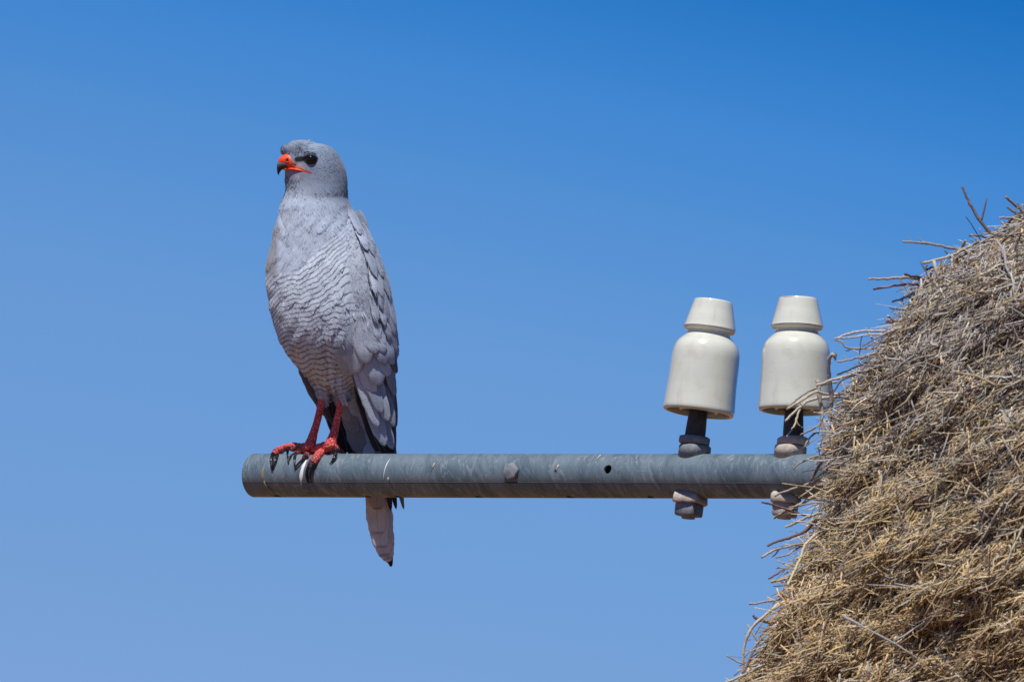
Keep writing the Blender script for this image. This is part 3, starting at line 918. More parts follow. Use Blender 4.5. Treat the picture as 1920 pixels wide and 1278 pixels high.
# -------- small body feathers and barbs scattered over the real surface
bodyme.calc_loop_triangles()
nt = len(bodyme.loop_triangles)
tri = np.empty(nt * 3, np.int32); bodyme.loop_triangles.foreach_get('vertices', tri); tri = tri.reshape(-1, 3)
bodyme.vertices.foreach_get('normal', nrm.reshape(-1)) if False else None
nn = np.empty(len(bodyme.vertices) * 3, np.float32); bodyme.vertices.foreach_get('normal', nn); nn = nn.reshape(-1, 3).astype(float)
area = np.linalg.norm(np.cross(bc[tri[:, 1]] - bc[tri[:, 0]], bc[tri[:, 2]] - bc[tri[:, 0]]), axis=1)


def sample(n, wfun, src=None):
    c3, n3, t3 = (bc, nn, tri) if src is None else src
    ar = np.linalg.norm(np.cross(c3[t3[:, 1]] - c3[t3[:, 0]], c3[t3[:, 2]] - c3[t3[:, 0]]), axis=1)
    w = ar * wfun(*IV(c3[t3].mean(1))); w = w / w.sum()
    k = rng.choice(len(t3), n, p=w)
    r1, r2 = rng.random(n), rng.random(n); s1 = np.sqrt(r1)
    wts = np.stack([1 - s1, s1 * (1 - r2), s1 * r2], -1)
    P = (c3[t3[k]] * wts[..., None]).sum(1); N = (n3[t3[k]] * wts[..., None]).sum(1)
    N /= np.linalg.norm(N, axis=1)[:, None]
    return P, N


def flow(P, N):
    px, py, d = IV(P)
    fx = np.interp(py, [260, 340, 400, 520, 640, 760], [.9, .55, .12, .06, .35, .4]) + (px - 600) / 400 * (py > 380)
    fy = np.interp(py, [260, 300, 340, 400], [.25, .45, 1.0, 1.0])
    lo = (px < 560) & (py > 322) & (py < 420)
    fx = np.where(lo, -.35 * (560 - px) / 30 + .1, fx)
    crest = (px < 562) & (py < 300)
    fx = np.where(crest, .15 - (562 - px) / 50, fx); fy = np.where(crest, -.9, fy)
    F = r_ * fx[:, None] - u_ * fy[:, None]
    F = F - N * (F * N).sum(1)[:, None]
    return F / (np.linalg.norm(F, axis=1)[:, None] + 1e-9)


def scales(P, N, L, W, lift, jit=.15, nu=5, nv=3, curl=95.0, dark=0.05, fields=None):
    n = len(P)
    F = flow(P, N); B = np.cross(N, F)
    j = rng.normal(0, jit, n)[:, None]; F = F * np.cos(j) + B * np.sin(j); B = np.cross(N, F)
    t = np.linspace(0, 1, nu); s_ = np.linspace(-1, 1, nv)
    prof = np.sin(math.pi * (0.16 + .80 * t) ** .8).clip(.08, 1)
    T, Q = np.meshgrid(t, s_, indexing='ij')
    Lx = L[:, None, None] * T[None]; Wx = W[:, None, None] * (Q * prof[:, None])[None]
    H = (.15 + lift[:, None, None] * T[None] ** 1.4 - .5 * (Q ** 2)[None]) - (Lx ** 2) / (2 * curl) * .9
    X = P[:, None, None] + (F[:, None, None] * Lx[..., None] + B[:, None, None] * Wx[..., None] + N[:, None, None] * H[..., None]) * S
    v = X.reshape(-1, 3)
    ix = np.arange(nu * nv).reshape(nu, nv)
    q = np.stack([ix[:-1, :-1], ix[1:, :-1], ix[1:, 1:], ix[:-1, 1:]], -1).reshape(-1, 4)
    Qs = (np.arange(n)[:, None, None] * nu * nv + q[None]).reshape(-1, 4)
    ph_, mk, cl, bad = (fields or plume_fields)(v)
    # each feather's own bar pattern is offset slightly from its neighbour's
    ph_ = ph_ + np.repeat(rng.normal(0, .045, n), nu * nv)
    tv = np.repeat(1 + rng.normal(0, dark, n), nu * nv)[:, None]
    return v, Qs, {'phase': ph_, 'mask': mk, 'tint': cl * tv}


def hidden(px, py, d): return (px > interp(WG, py, 1) + 14) & (py > 400) & (d < 20)


def w_body(px, py, d):
    w = np.where(py > 350, 1.0, 0.0); w = np.where(hidden(px, py, d), .02, w); w = np.where(d > 50, w * .35, w)
    return np.where(py > 770, 0, w)


def w_head(px, py, d):
    ph_, mk, cl, bad = plume_fields(V(px, py, d))
    w = np.where(py < 420, 1.0, 0.0); w = np.where(bad > .05, 0, w); w = np.where((px < 545) & (py > 292) & (py < 322), 0, w)
    return w


def build_stuff(name, packs):
    off = 0; vs_, qs, at = [], [], {}
    for v, q, a in packs:
        vs_.append(hv(v)); qs.append(q + off); off += len(v)
        for k, x in a.items(): at.setdefault(k, []).append(x)
    o = link(name, mesh_np(name, np.vstack(vs_), np.vstack(qs), {k: np.concatenate(x) for k, x in at.items()}), m_plume, hawk)
    o['kind'] = 'stuff'
    return o


P, N = sample(7500, w_body); n = len(P); y_ = IV(P)[1]
big_ = sstep(y_, 380, 520)
p1 = scales(P, N, rng.uniform(10, 15, n) + 5 * big_, rng.uniform(2.6, 4.4, n) + 2.6 * big_, rng.uniform(.3, .9, n) + .8 * big_, .16)
P, N = sample(9000, w_head); n = len(P)
p2 = scales(P, N, rng.uniform(8, 13, n), rng.uniform(.8, 1.5, n), rng.uniform(.2, .8, n), .16, 4, 3)
P, N = sample(9000, w_body); n = len(P)
p3 = scales(P, N, rng.uniform(9, 17, n), rng.uniform(.5, .9, n), rng.uniform(.6, 2.2, n), .3, 4, 3, dark=.12)
P, N = sample(1500, lambda px, py, d: ((px < 562 + rng.normal(0, 9, px.shape)) & (py < 294) & (py > 262)) * 1.0 * (plume_fields(V(px, py, d))[3] < .1)); n = len(P)
p4 = scales(P, N, rng.uniform(8, 15, n), rng.uniform(.6, 1.0, n), rng.uniform(2.0, 5.0, n), .34, 5, 3, dark=.15)
P, N = sample(700, lambda px, py, d: ((px < 560) & (py > 326) & (py < 362)) * 1.0); n = len(P)
p5 = scales(P, N, rng.uniform(9, 17, n), rng.uniform(.6, 1.0, n), rng.uniform(1, 3.5, n), .35, 5, 3, dark=.2)
P, N = sample(500, lambda px, py, d: ((py > 725) & (py < 760)) * 1.0); n = len(P)
p6 = scales(P, N, rng.uniform(8, 15, n), rng.uniform(.7, 1.3, n), rng.uniform(1, 3, n), .3, 5, 3, dark=.1)
build_stuff('body_feathers', [p1, p2, p3, p4, p5, p6])

# soft small coverts over the wing's shoulder
wme = wing.data; wme.calc_loop_triangles()
wt = np.empty(len(wme.loop_triangles) * 3, np.int32); wme.loop_triangles.foreach_get('vertices', wt); wt = wt.reshape(-1, 3)
wv = coords(wme) + OFF
wn3 = np.empty(len(wme.vertices) * 3, np.float32); wme.vertices.foreach_get('normal', wn3); wn3 = wn3.reshape(-1, 3).astype(float)
wc = V((interp(WG, IV(wv)[1], 1) + interp(WG, IV(wv)[1], 2)) / 2, IV(wv)[1], interp(WG, IV(wv)[1], 3))
wn3 *= np.sign(((wv - wc) * wn3).sum(1))[:, None]


def wing_fields(P):
    px, py, d = IV(P)
    l, r = interp(WG, py, 1), interp(WG, py, 2); k = np.clip((px - l) / (r - l), 0, 1)
    pale = np.array([.53, .585, .68]); mid = np.array([.335, .385, .475])
    f = sstep(k + .12 * np.sin(py * .11 + px * .05), .38, .85) * .8
    f = np.maximum(f, .75 * (1 - sstep(py + (px - 640) * .3, 430, 490)))
    spot = .7 * sstep(np.sin(px * .31 + 2.2 * np.sin(py * .13)) * np.sin(py * .24 + 1.5 * np.sin(px * .17)), .62, .9) * sstep(k, .3, .5) * sstep(py, 425, 450) * (1 - sstep(py, 560, 590))
    c_ = pale * (1 - f)[..., None] + mid * f[..., None]
    c_ = c_ * (1 - .55 * spot[..., None])
    ph_ = (py - (px - 620) * .35 + 5 * np.sin(px * .21) + 4 * np.sin(px * .09 + py * .12)) / 5.2
    return ph_, .20 * sstep(py, 455, 520) * (1 - .4 * f), c_, np.zeros(len(px))


ws = (wv, wn3, wt)
P, N = sample(3600, lambda px, py, d: (py > 408) * (py < 668 - .5 * np.abs(px - 665)) * 1.0, ws); n = len(P); y_ = IV(P)[1]
w1 = scales(P, N, rng.uniform(13, 20, n) * .8 + 6 * sstep(y_, 430, 560), rng.uniform(4.5, 6.5, n) + 2 * sstep(y_, 430, 560), rng.uniform(1.2, 2.6, n) + 4 * sstep(y_, 560, 660), .17, 5, 5, 60., .06, wing_fields)
P, N = sample(6000, lambda px, py, d: (py > 408) * (py < 690 - .5 * np.abs(px - 665)) * 1.0, ws); n = len(P)
w2 = scales(P, N, rng.uniform(10, 18, n), rng.uniform(.6, 1.2, n), rng.uniform(1.2, 3.2, n) + 2 * sstep(IV(P)[1], 560, 660), .26, 4, 3, 60., .08, wing_fields)
# loose barbs lying on the larger feathers
fv_, fn_, ft_, off = [], [], [], 0
for o in list(wing.children):
    if o.type != 'MESH' or not o.name.startswith(('covert', 'secondary', 'scapular')): continue
    me = o.data; me.calc_loop_triangles(); m_ = len(me.vertices) // 2
    t_ = np.empty(len(me.loop_triangles) * 3, np.int32); me.loop_triangles.foreach_get('vertices', t_); t_ = t_.reshape(-1, 3)
    t_ = t_[(t_ < m_).all(1)]
    a_ = coords(me) + OFF; b_ = np.empty(len(a_) * 3, np.float32); me.vertices.foreach_get('normal', b_); b_ = b_.reshape(-1, 3).astype(float)
    b_ *= np.sign(-(b_ @ f_))[:, None]
    fv_.append(a_); fn_.append(b_); ft_.append(t_ + off); off += len(a_)
fs = (np.vstack(fv_), np.vstack(fn_), np.vstack(ft_))


def barb_fields(P):
    ph_, mk_, c_, z_ = wing_fields(P)
    px, py, d = IV(P)
    low = sstep(py, 560, 640)[:, None]
    return ph_, mk_ * .5, c_ * (1 - low) + np.array([.42, .45, .54]) * low, z_


P, N = sample(1300, lambda px, py, d: (py < 650) * 1.0, fs); n = len(P)
w3 = scales(P, N, rng.uniform(8, 15, n), rng.uniform(.5, 1.0, n), rng.uniform(.1, .45, n), .16, 4, 3, 900., .09, barb_fields)
sf = build_stuff('wing_feathers', [w1, w2, w3])
sf.parent = wing


# -------- beak, cere, eye
def loft_path(pts, sides=20):
    """pts rows: x, y, depth, radius across the picture, radius in depth"""
    pts = catmull(pts, 26)
    c0 = pts[:, :2]; t = np.gradient(c0, axis=0); t /= np.linalg.norm(t, axis=1)[:, None]; nrm2 = np.stack([-t[:, 1], t[:, 0]], -1)
    th = np.linspace(0, 2 * math.pi, sides, endpoint=False)
    X = c0[:, None, 0] + nrm2[:, None, 0] * pts[:, None, 3] * np.cos(th); Y = c0[:, None, 1] + nrm2[:, None, 1] * pts[:, None, 3] * np.cos(th)
    Dp = pts[:, None, 2] + pts[:, None, 4] * np.sin(th)
    v = V(X, Y, Dp).reshape(-1, 3); n = len(pts)
    idx = np.arange(n * sides).reshape(n, sides)
    q = np.stack([idx[:-1], np.roll(idx[:-1], -1, 1), np.roll(idx[1:], -1, 1), idx[1:]], -1).reshape(-1, 4)
    return v, [q, ], X.ravel(), Y.ravel()


BD = -20
v, fl, X, Y = loft_path([(541, 306, BD, 11, 9), (534, 306, BD, 11, 8.5), (528.5, 309, BD, 9.5, 7), (525, 314, BD, 6.5, 5), (523, 319, BD, 4, 3.4), (522, 324, BD, 2.2, 2), (521.8, 328.5, BD, .4, .4)])
link('beak', mesh_np('beak', hv(v), fl, {'dark': sstep(Y, 301, 316)}), m_beak, hawk)
cv, cf, X, Y = loft_path([(556, 310, BD - 3, 8, 8), (548, 305, BD - 2, 12, 12), (541, 302, BD - 1, 13.5, 11.5), (535, 302.5, BD, 12.6, 9.6), (531, 304.5, BD, 11, 8.2), (530, 306, BD, 8, 6.5), (530.5, 306.5, BD, 1, 1)])
nd = np.hypot((X - 538.6) / .8, Y - 300.5)
fr = IV(cv)[2] < BD
cv = cv + np.outer(np.where((nd < 3) & fr, 2.2 * S, 0) - np.where((nd > 3) & (nd < 5.4) & fr, .8 * S, 0), f_)
link('cere', mesh_np('cere', hv(cv), cf, {'dark': (1 - sstep(nd, 1.8, 3.2)) * fr}), m_cere, hawk)
# gape and lower mandible
v, fl, X, Y = loft_path([(576, 322.5, -41, 1.0, 1.5), (566, 320.3, -39, 1.6, 3), (556, 318.2, -33, 2.2, 6), (546, 316.8, -26, 2.8, 8), (536, 316.5, BD, 2.6, 6.5), (530, 316.5, BD, 2.0, 4.5), (527, 316.5, BD, .6, 1)])
link('lower_mandible', mesh_np('lower_mandible', hv(v), fl, {'dark': np.maximum(sstep(-X, -535, -528) * .95, .45 * sstep(Y, 318.5, 321))}), m_cere, hawk)
# nostril rim
dn = float(IV(cv)[2][(nd < 6) & fr].min())
th = np.linspace(0, 2 * math.pi, 20)
v, fl = tube_arrays(V(538.6 + 3.0 * np.cos(th), 300.5 + 3.9 * np.sin(th), np.full(20, dn + .6)), np.full(20, 1.0 * S), 6, caps=False)
link('nostril_rim', mesh_np('nostril_rim', hv(v), fl, {'dark': np.full(len(v), .12)}), m_cere, hawk)
v, fl = ellipsoid(538.6, 300.5, dn + 1.6, 2.0, 3.0, 1.2)
link('nostril', mesh_np('nostril', hv(v), fl), m_lid, hawk)

ed0 = float(front(np.array(583.), np.array(298.), False))
v, fl = ellipsoid(583.5, 298.5, ed0 + 1.8, 11.5, 8.8, 9.0)
eye = link('eye', mesh_np('eye', hv(v), fl), m_eye, hawk)
th = np.linspace(-.15, math.pi + .25, 26)
v, fl = tube_arrays(V(583 + 12.5 * np.cos(th), 298 - 7.0 * np.sin(th) + 1.2 * np.cos(th), ed0 - 1.6 + 3 * np.abs(np.cos(th))), (np.sin(np.linspace(.15, 3.0, 26)) * 1.7 + .4) * S, 8)
link('eyelid', mesh_np('eyelid', hv(v), fl), m_lid, eye)
th = np.linspace(math.pi + .1, 2 * math.pi - .1, 20)
v, fl = tube_arrays(V(583.5 + 11.5 * np.cos(th), 298.5 - 8.8 * np.sin(th), ed0 - 2.6 + 3 * np.abs(np.cos(th))), (np.sin(np.linspace(.15, 3.0, 20)) * 1.0 + .4) * S, 8)
link('eyelid', mesh_np('eyelid', hv(v), fl), m_lid, eye)
# the other eye on the far side of the head
v, fl = ellipsoid(572, 298.5, 36, 9, 8, 9); link('eye', mesh_np('eye', hv(v), fl), m_eye, hawk)


# -------- legs, toes, talons
def pipe_front(px, py):
    t = np.clip(1 - ((py - PY) / PR) ** 2, 0, 1)
    return d_axis(px) - PR / math.cos(math.atan(TANP)) * np.sqrt(t)


def on_pipe(px, py, lift):
    px = np.asarray(px, float); py = np.asarray(py, float)
    return np.where(py > PY - PR, pipe_front(px, py) - lift * 1.1, d_axis(px) - lift * .4)


def chain(pts, sides=12, n=26, bumps=0.0):
    """rows x, y, depth, radius in pixels"""
    pts = catmull(pts, n)
    r = pts[:, 3] * (1 + bumps * np.sin(np.linspace(0, n * 1.3, n)))
    return tube_arrays(V(pts[:, 0], pts[:, 1], pts[:, 2]), r * S, sides)


def toe(pts, lifts=None):
    """rows x, y, radius: depth follows the pipe"""
    o = []
    for x, y, r in pts: o.append((x, y, float(on_pipe(x, y, r * 1.1 + .4)), r * 1.13))
    return o


def leg(shank, toes, talons):
    parts = [chain(shank, 16, 40, .015)] + [chain(t, 12, 30, .06) for t in toes]
    v, fl = merge(parts)
    me = remesh(v, fl, .85 * S, 3, .5)
    c_ = coords(me); px, py, dd = IV(c_)
    tips = np.array([t[-1][:2] for t in toes])
    dist = np.min([np.hypot(px - a, py - b) for a, b in tips], axis=0)
    dark = (1 - sstep(dist, 6, 20)) * (py > 836) + .35 * (py > 846)
    me.vertices.foreach_set('co', hv(c_).astype(np.float32).ravel()); me.update()
    put_attrs(me, {'dark': np.clip(dark, 0, 1)})
    lo = link('leg', me, m_leg, hawk)
    for t in talons:
        v, fl = chain(t, 10, 18)
        link('talon', mesh_np('talon', hv(v), fl), m_talon, lo)
    return lo


def tal(pts):
    return [(x, y, float(on_pipe(x, y, l)), r * .78) for x, y, r, l in pts]


# near (left) leg
leg([(645, 728, -2, 9), (641, 745, -3, 7.4), (637, 765, -4, 6.6), (632, 788, -5, 6.6), (628, 806, -6, 7.4), (623, 822, -8, 9.5), (620, 834, -10, 12), (618, 842, -12, 10)],
    [toe([(618, 838, 10), (606, 846, 8.5), (597, 853, 7.6), (590, 862, 7.4), (584, 870, 7), (581, 877, 6)]),
     toe([(620, 838, 10), (628, 842, 8.5), (631, 848, 6.5)]),
     toe([(618, 836, 10), (604, 838, 8), (592, 842, 7.5), (580, 850, 7), (572, 858, 5.5)]),
     [(622, 836, -4, 9), (634, 843, 4, 6), (641, 847, 8, 4.2), (645, 849, 12, 2.5)]],
    [tal([(581, 872, 6, 8), (576, 882, 4.8, 8), (574.5, 893, 3.2, 5), (577, 902, 1.6, 2), (580, 906, .6, 1)]),
     tal([(584, 872, 5, 11), (581, 884, 4.2, 11), (581, 894, 3, 8), (584, 903, .8, 3)]),
     tal([(629, 848, 5.6, 9), (628, 855, 4.6, 9), (623.5, 863, 2.8, 6), (618, 869, .6, 2)]),
     tal([(571, 858, 4.2, 7), (562, 866, 2.7, 6), (555, 874, 2.2, 4), (552, 881, .8, 2)])])
# far (right) leg
leg([(607, 728, 30, 9), (605, 745, 29, 7.6), (600, 768, 28, 7), (594, 792, 26, 7), (588, 812, 24, 8), (584, 826, 22, 9.8), (581, 836, 20, 11), (582, 843, 18, 9)],
    [toe([(578, 838, 9.5), (566, 839, 7), (552, 839, 7), (540, 838, 6.4), (528, 842, 6.6), (519, 847, 7), (513, 853, 5.5)]),
     toe([(580, 840, 9), (570, 845, 6.5), (562, 846, 6.5), (556, 847, 5.5)]),
     toe([(578, 840, 9.5), (562, 838, 7), (549, 836, 6.5), (545, 838, 5)]),
     [(584, 838, 24, 8), (592, 843, 32, 6), (598, 846, 40, 4)]],
    [tal([(513, 850, 5.2, 6), (509, 858, 4.2, 8), (508.5, 868, 3.4, 6), (510, 877, 2.6, 4), (511, 883, .6, 1)]),
     tal([(520, 852, 4.4, 8), (516, 862, 3.6, 8), (513, 872, 2.0, 5), (512, 880, .6, 1)]),
     tal([(548, 835, 5, 6), (541, 840, 4, 8), (539, 850, 3, 8), (540, 860, 2.2, 6), (541, 869, .8, 2)]),
     tal([(566, 842, 4.6, 7), (557, 847, 4, 8), (552, 857, 3, 8), (552, 868, 2.2, 6), (553.5, 876, .7, 2)]),
     tal([(552, 850, 3, 6), (544, 856, 2.4, 6), (540, 864, 1.9, 3), (541, 870, .6, 1)])])

# ------------------------------------------------------------------ weaver nest
rng = np.random.default_rng(23)
# left outline of the thatch in the photo (y, x)
NL = np.array([(330, 2010), (385, 1945), (430, 1890), (480, 1815), (520, 1760), (570, 1722), (640, 1674), (700, 1634), (770, 1602), (850, 1564), (930, 1540), (1000, 1518), (1060, 1500), (1110, 1486),
               (1170, 1464), (1230, 1440), (1278, 1416), (1360, 1388), (1450, 1370), (1540, 1420), (1600, 1530), (1640, 1700)], float)
NCX = 2200.0
NCD = float(IV(pole_pt)[2]) + 40
NEST_Y0, NEST_Y1 = 250.0, 1660.0


def nest_r(y):
    lx = np.interp(y, NL[:, 0], NL[:, 1])
    r = NCX - lx
    r = r * np.sqrt(np.clip((y - 225) / 60, 0, 1)) * np.sqrt(np.clip((NEST_Y1 + 6 - y) / 40, 0, 1))
    return r


def nest_pt(y, th, h=0.0):
    """th measured so that 0 = photo left, pi/2 = towards the camera"""
    y = np.asarray(y, float); th = np.asarray(th, float)
    r = nest_r(y)
    bump = 1 + .030 * np.sin(3 * th + y * .011) + .022 * np.sin(7 * th - y * .023 + 1) + .018 * np.sin(13 * th + y * .047) + .012 * np.sin(29 * th - y * .09) + .012 * np.sin(17 * th + y * .13)
    bump = bump - .045
    rr = r * bump + h
    return V(NCX - rr * np.cos(th), y, NCD - rr * np.sin(th) * .95)


nest_c = V(NCX, 1400, NCD)
nest = empty('weaver_nest', nest_c, label='huge thatched straw nest of sticks and grass bulging in from the right', category='bird nest')
ny, nth = 110, 220
yy = np.linspace(NEST_Y0, NEST_Y1, ny); tt = np.linspace(0, 2 * math.pi, nth, endpoint=False)
Yg, Tg = np.meshgrid(yy, tt, indexing='ij')
lump = rng.normal(0, 2.2, Yg.shape)
v = nest_pt(Yg, Tg, lump - 10).reshape(-1, 3)
idx = np.arange(ny * nth).reshape(ny, nth)
q = np.stack([idx[:-1], np.roll(idx[:-1], -1, 1), np.roll(idx[1:], -1, 1), idx[1:]], -1).reshape(-1, 4)
link('nest_core', mesh_np('nest_core', v - nest_c, [q, ]), m_core, nest)

PAL = np.array([(.52, .39, .21), (.40, .31, .20), (.40, .37, .33), (.30, .28, .27), (.17, .12, .085), (.55, .48, .36), (.33, .23, .12), (.10, .075, .06)])


def straw_color(y, n, kind):
    up = np.clip((y - 680) / 420, 0, 1)       # 0 grey sticks on top, 1 golden straw below
    wt_top = np.array([.08, .12, .28, .22, .12, .07, .03, .08]); wt_low = np.array([.30, .26, .08, .05, .07, .14, .08, .02])
    w = wt_top * (1 - up)[:, None] + wt_low * up[:, None]
    cs = np.cumsum(w, 1); cs /= cs[:, -1:]
    k = (rng.random(n)[:, None] > cs).sum(1).clip(0, 7)
    return PAL[k] * (1 + up[:, None] * np.array([.08, .04, -.06])) * rng.uniform(1.05, 1.7, (n, 1)) * (1 + rng.normal(0, .03, (n, 3)))


def straw_set(n, L0, L1, R0, R1, hmin, hmax, spread, pitch, vis=.78, seg=4):
    """paths (n, seg+1, 3), radii, colours for straws lying on the thatch"""
    m = int(n * vis)
    y = np.concatenate([rng.uniform(340, 1330, m), rng.uniform(NEST_Y0 + 10, NEST_Y1 - 10, n - m)])
    a = rng.uniform(-.45, 1.95, m)
    th = np.concatenate([a, rng.uniform(0, 2 * math.pi, n - m)])
    P = nest_pt(y, th, rng.uniform(hmin, hmax, n))
    e = 2.0
    Ty = nest_pt(y + e, th) - nest_pt(y - e, th); Tt = nest_pt(y, th + .004) - nest_pt(y, th - .004)
    N = np.cross(Ty, Tt); N /= np.linalg.norm(N, axis=1)[:, None]
    C = V(np.full(n, NCX), y, np.full(n, NCD)); sg = np.sign(((P - C) * N).sum(1)); N *= sg[:, None]
    Ty /= np.linalg.norm(Ty, axis=1)[:, None]
    # the thatch combs outward and downward; seen from here lower left to upper right
    B = np.array([-.66, -.12, -.82])
    comb = np.where((np.cos(th) > -.3)[:, None], B, Ty * 1.0)
    G = comb + rng.normal(0, spread, (n, 3)) 
    G = G - N * ((G * N).sum(1) * .82)[:, None] + N * rng.normal(pitch, .13, n)[:, None]
    G /= np.linalg.norm(G, axis=1)[:, None]
    L = rng.uniform(L0, L1, n) * S
    R = rng.uniform(R0, R1, n) * S
    t = np.linspace(-.5, .5, seg + 1)
    bendv = np.cross(G, N) * rng.normal(0, .12, n)[:, None] + N * rng.normal(-.02, .07, n)[:, None]
    path = P[:, None] + G[:, None] * (L[:, None] * t)[..., None] + bendv[:, None] * (L[:, None] * (1 - 4 * t ** 2))[..., None]
    path += rng.normal(0, .012, path.shape) * L[:, None, None]
    rad = R[:, None] * (1 + .25 * rng.standard_normal((n, seg + 1)).clip(-1.5, 1.5)) * np.linspace(1.15, .6, seg + 1)
    return path, rad, straw_color(y, n, 0)


def batch_tubes(path, rad, sides=3):
    n, m, _ = path.shape
    t = np.gradient(path, axis=1); t /= np.linalg.norm(t, axis=2, keepdims=True) + 1e-12
    ref = np.array([.31, .52, .79]); a = np.cross(t, ref); a /= np.linalg.norm(a, axis=2, keepdims=True) + 1e-9; b = np.cross(t, a)
    ang = np.linspace(0, 2 * math.pi, sides, endpoint=False)
    v = path[:, :, None] + rad[:, :, None, None] * (a[:, :, None] * np.cos(ang)[:, None] + b[:, :, None] * np.sin(ang)[:, None])
    ix = np.arange(m * sides).reshape(m, sides)
    q = np.stack([ix[:-1], np.roll(ix[:-1], -1, 1), np.roll(ix[1:], -1, 1), ix[1:]], -1).reshape(-1, 4)
    Q = (np.arange(n)[:, None, None] * m * sides + q[None]).reshape(-1, 4)
    caps = []
    if sides == 3: caps = [(np.arange(n)[:, None] * m * 3 + np.array([[2, 1, 0]])), (np.arange(n)[:, None] * m * 3 + (m - 1) * 3 + np.array([[0, 1, 2]]))]
    return v.reshape(-1, 3), Q, caps


def straw_stuff(name, sets):
    off = 0; V_, Q_, C_, T_ = [], [], [], []
    for path, rad, colr in sets:
        v, q, caps = batch_tubes(path, rad)
        V_.append(v - nest_c); Q_.append(q + off); T_ += [c_ + off for c_ in caps]; C_.append(np.repeat(colr, path.shape[1] * 3, 0)); off += len(v)
    o = link(name, mesh_np(name, np.vstack(V_), [np.vstack(Q_), np.vstack(T_)], {'tint': np.vstack(C_)}), m_straw, nest, smooth=False)
    o['kind'] = 'stuff'
    return o


straw_stuff('thatch_straw', [
    straw_set(42000, 12, 44, 1.0, 2.2, -7, 2, .60, .05, .8, 2),     # chaff and broken bits beneath
    straw_set(38000, 30, 95, .8, 1.8, -6, 5, .42, .12, .8, 4),
    straw_set(12000, 60, 160, .8, 1.7, -2, 10, .34, .15, .8, 5)])

# the largest straws and sticks: each a part of its own
path, rad, colr = straw_set(165, 110, 250, 1.4, 2.5, 6, 13, .42, .06, 1.0, 7)
pal2 = np.array([(.56, .45, .27), (.47, .45, .42), (.60, .54, .43), (.42, .40, .39), (.30, .22, .15)])
for i in range(len(path)):
    v, fl = tube_arrays(path[i], rad[i], 6)
    cc_ = pal2[rng.integers(0, 5)] * rng.uniform(.8, 1.1)
    link('straw', mesh_np('straw', v - nest_c, fl, {'tint': np.tile(cc_, (len(v), 1))}), m_straw, nest)

# twigs that stand out against the sky: rows of photo points on the nest's left rim, each with its own distance
GR = (.40, .36, .33); PU = (.19, .13, .125); YE = (.58, .50, .36); WH = (.60, .57, .54); BR = (.10, .07, .06)


def twig(pts, r0_, r1_, tone, dep=None, forks=(), n=22, kn=.22):
    base = NCD - 40 if dep is None else dep
    pts = np.array(pts, float)
    dd_ = base + np.linspace(0, 1, len(pts)) * rng.uniform(-60, 30)
    P_ = catmull(np.column_stack([pts, dd_]), n)
    w = V(P_[:, 0], P_[:, 1], P_[:, 2]) + rng.normal(0, .5 * S, (n, 3))
    rr = np.linspace(r0_, r1_, n) * (1 + kn * np.abs(rng.standard_normal(n)).clip(0, 1.6) * (rng.random(n) < .35))
    parts = [tube_arrays(w, rr * S, 6)]
    for (i, dx, dy, ln) in forks:
        k = int(i * (n - 1)); p0 = P_[k]
        q_ = np.array([(p0[0] + dx * t, p0[1] + dy * t + 2 * math.sin(t * 4), p0[2] + ln * t) for t in np.linspace(0, 1, 7)])
        parts.append(tube_arrays(V(q_[:, 0], q_[:, 1], q_[:, 2]), np.linspace(rr[k] * .8, rr[k] * .35, 7) * S, 5))
    v, fl = merge(parts)
    tn = np.asarray(tone, float) * rng.uniform(.9, 1.1)
    link('twig', mesh_np('twig', v - nest_c, fl, {'tint': np.tile(tn, (len(v), 1))}), m_straw, nest)


twig([(1900, 470), (1872, 455), (1857, 438), (1836, 412), (1822, 388), (1812, 368), (1804, 349)], 4.2, 1.8, PU, None, [(.5, 12, -44, 5), (.2, -22, 2, 4), (.1, -6, -14, 3)])
twig([(1845, 455), (1860, 452), (1838, 442), (1817, 442)], 2.4, 1.6, PU)
twig([(1850, 470), (1800, 468), (1770, 462), (1740, 456), (1720, 455), (1692, 453)], 2.8, 1.9, GR, None, [(.65, -14, -8, 3), (.9, -8, -8, 2)])
twig([(1880, 448), (1845, 452), (1810, 466), (1775, 482), (1730, 494)], 2.6, 2.2, YE)
twig([(1790, 500), (1796, 480), (1806, 460), (1810, 452)], 3.0, 2.4, GR)
twig([(1800, 500), (1785, 485), (1772, 470)], 1.6, 1.3, PU)
twig([(1770, 540), (1735, 527), (1700, 520), (1665, 522), (1627, 523)], 2.8, 1.9, (.50, .40, .36))
twig([(1750, 545), (1725, 520), (1710, 518), (1697, 514)], 2.4, 2.2, BR)
twig([(1740, 540), (1710, 533), (1680, 535), (1650, 540), (1638, 542)], 2.4, 1.8, (.36, .22, .20), None, [(.35, -14, -8, 2)])
twig([(1790, 505), (1760, 520), (1735, 540), (1700, 556), (1672, 566)], 3.2, 1.6, GR, None, [(.85, 2, 14, 2), (.6, -8, 4, 2)])
twig([(1742, 585), (1722, 565), (1712, 560), (1703, 556)], 3.8, 2.2, BR)
twig([(1750, 500), (1735, 506), (1738, 498), (1733, 505)], 1.8, 1.5, BR)
twig([(1730, 560), (1705, 588), (1688, 606), (1680, 612)], 2.6, 1.6, PU)
twig([(1700, 620), (1680, 604), (1665, 592)], 3.0, 1.8, (.62, .50, .42))
twig([(1692, 600), (1676, 604), (1662, 603)], 3.0, 2.4, (.17, .07, .05))
twig([(1710, 640), (1670, 622), (1640, 620), (1605, 622), (1565, 634)], 2.6, 1.8, (.60, .52, .48))
twig([(1690, 640), (1650, 626), (1600, 632), (1570, 634)], 1.8, 1.5, WH)
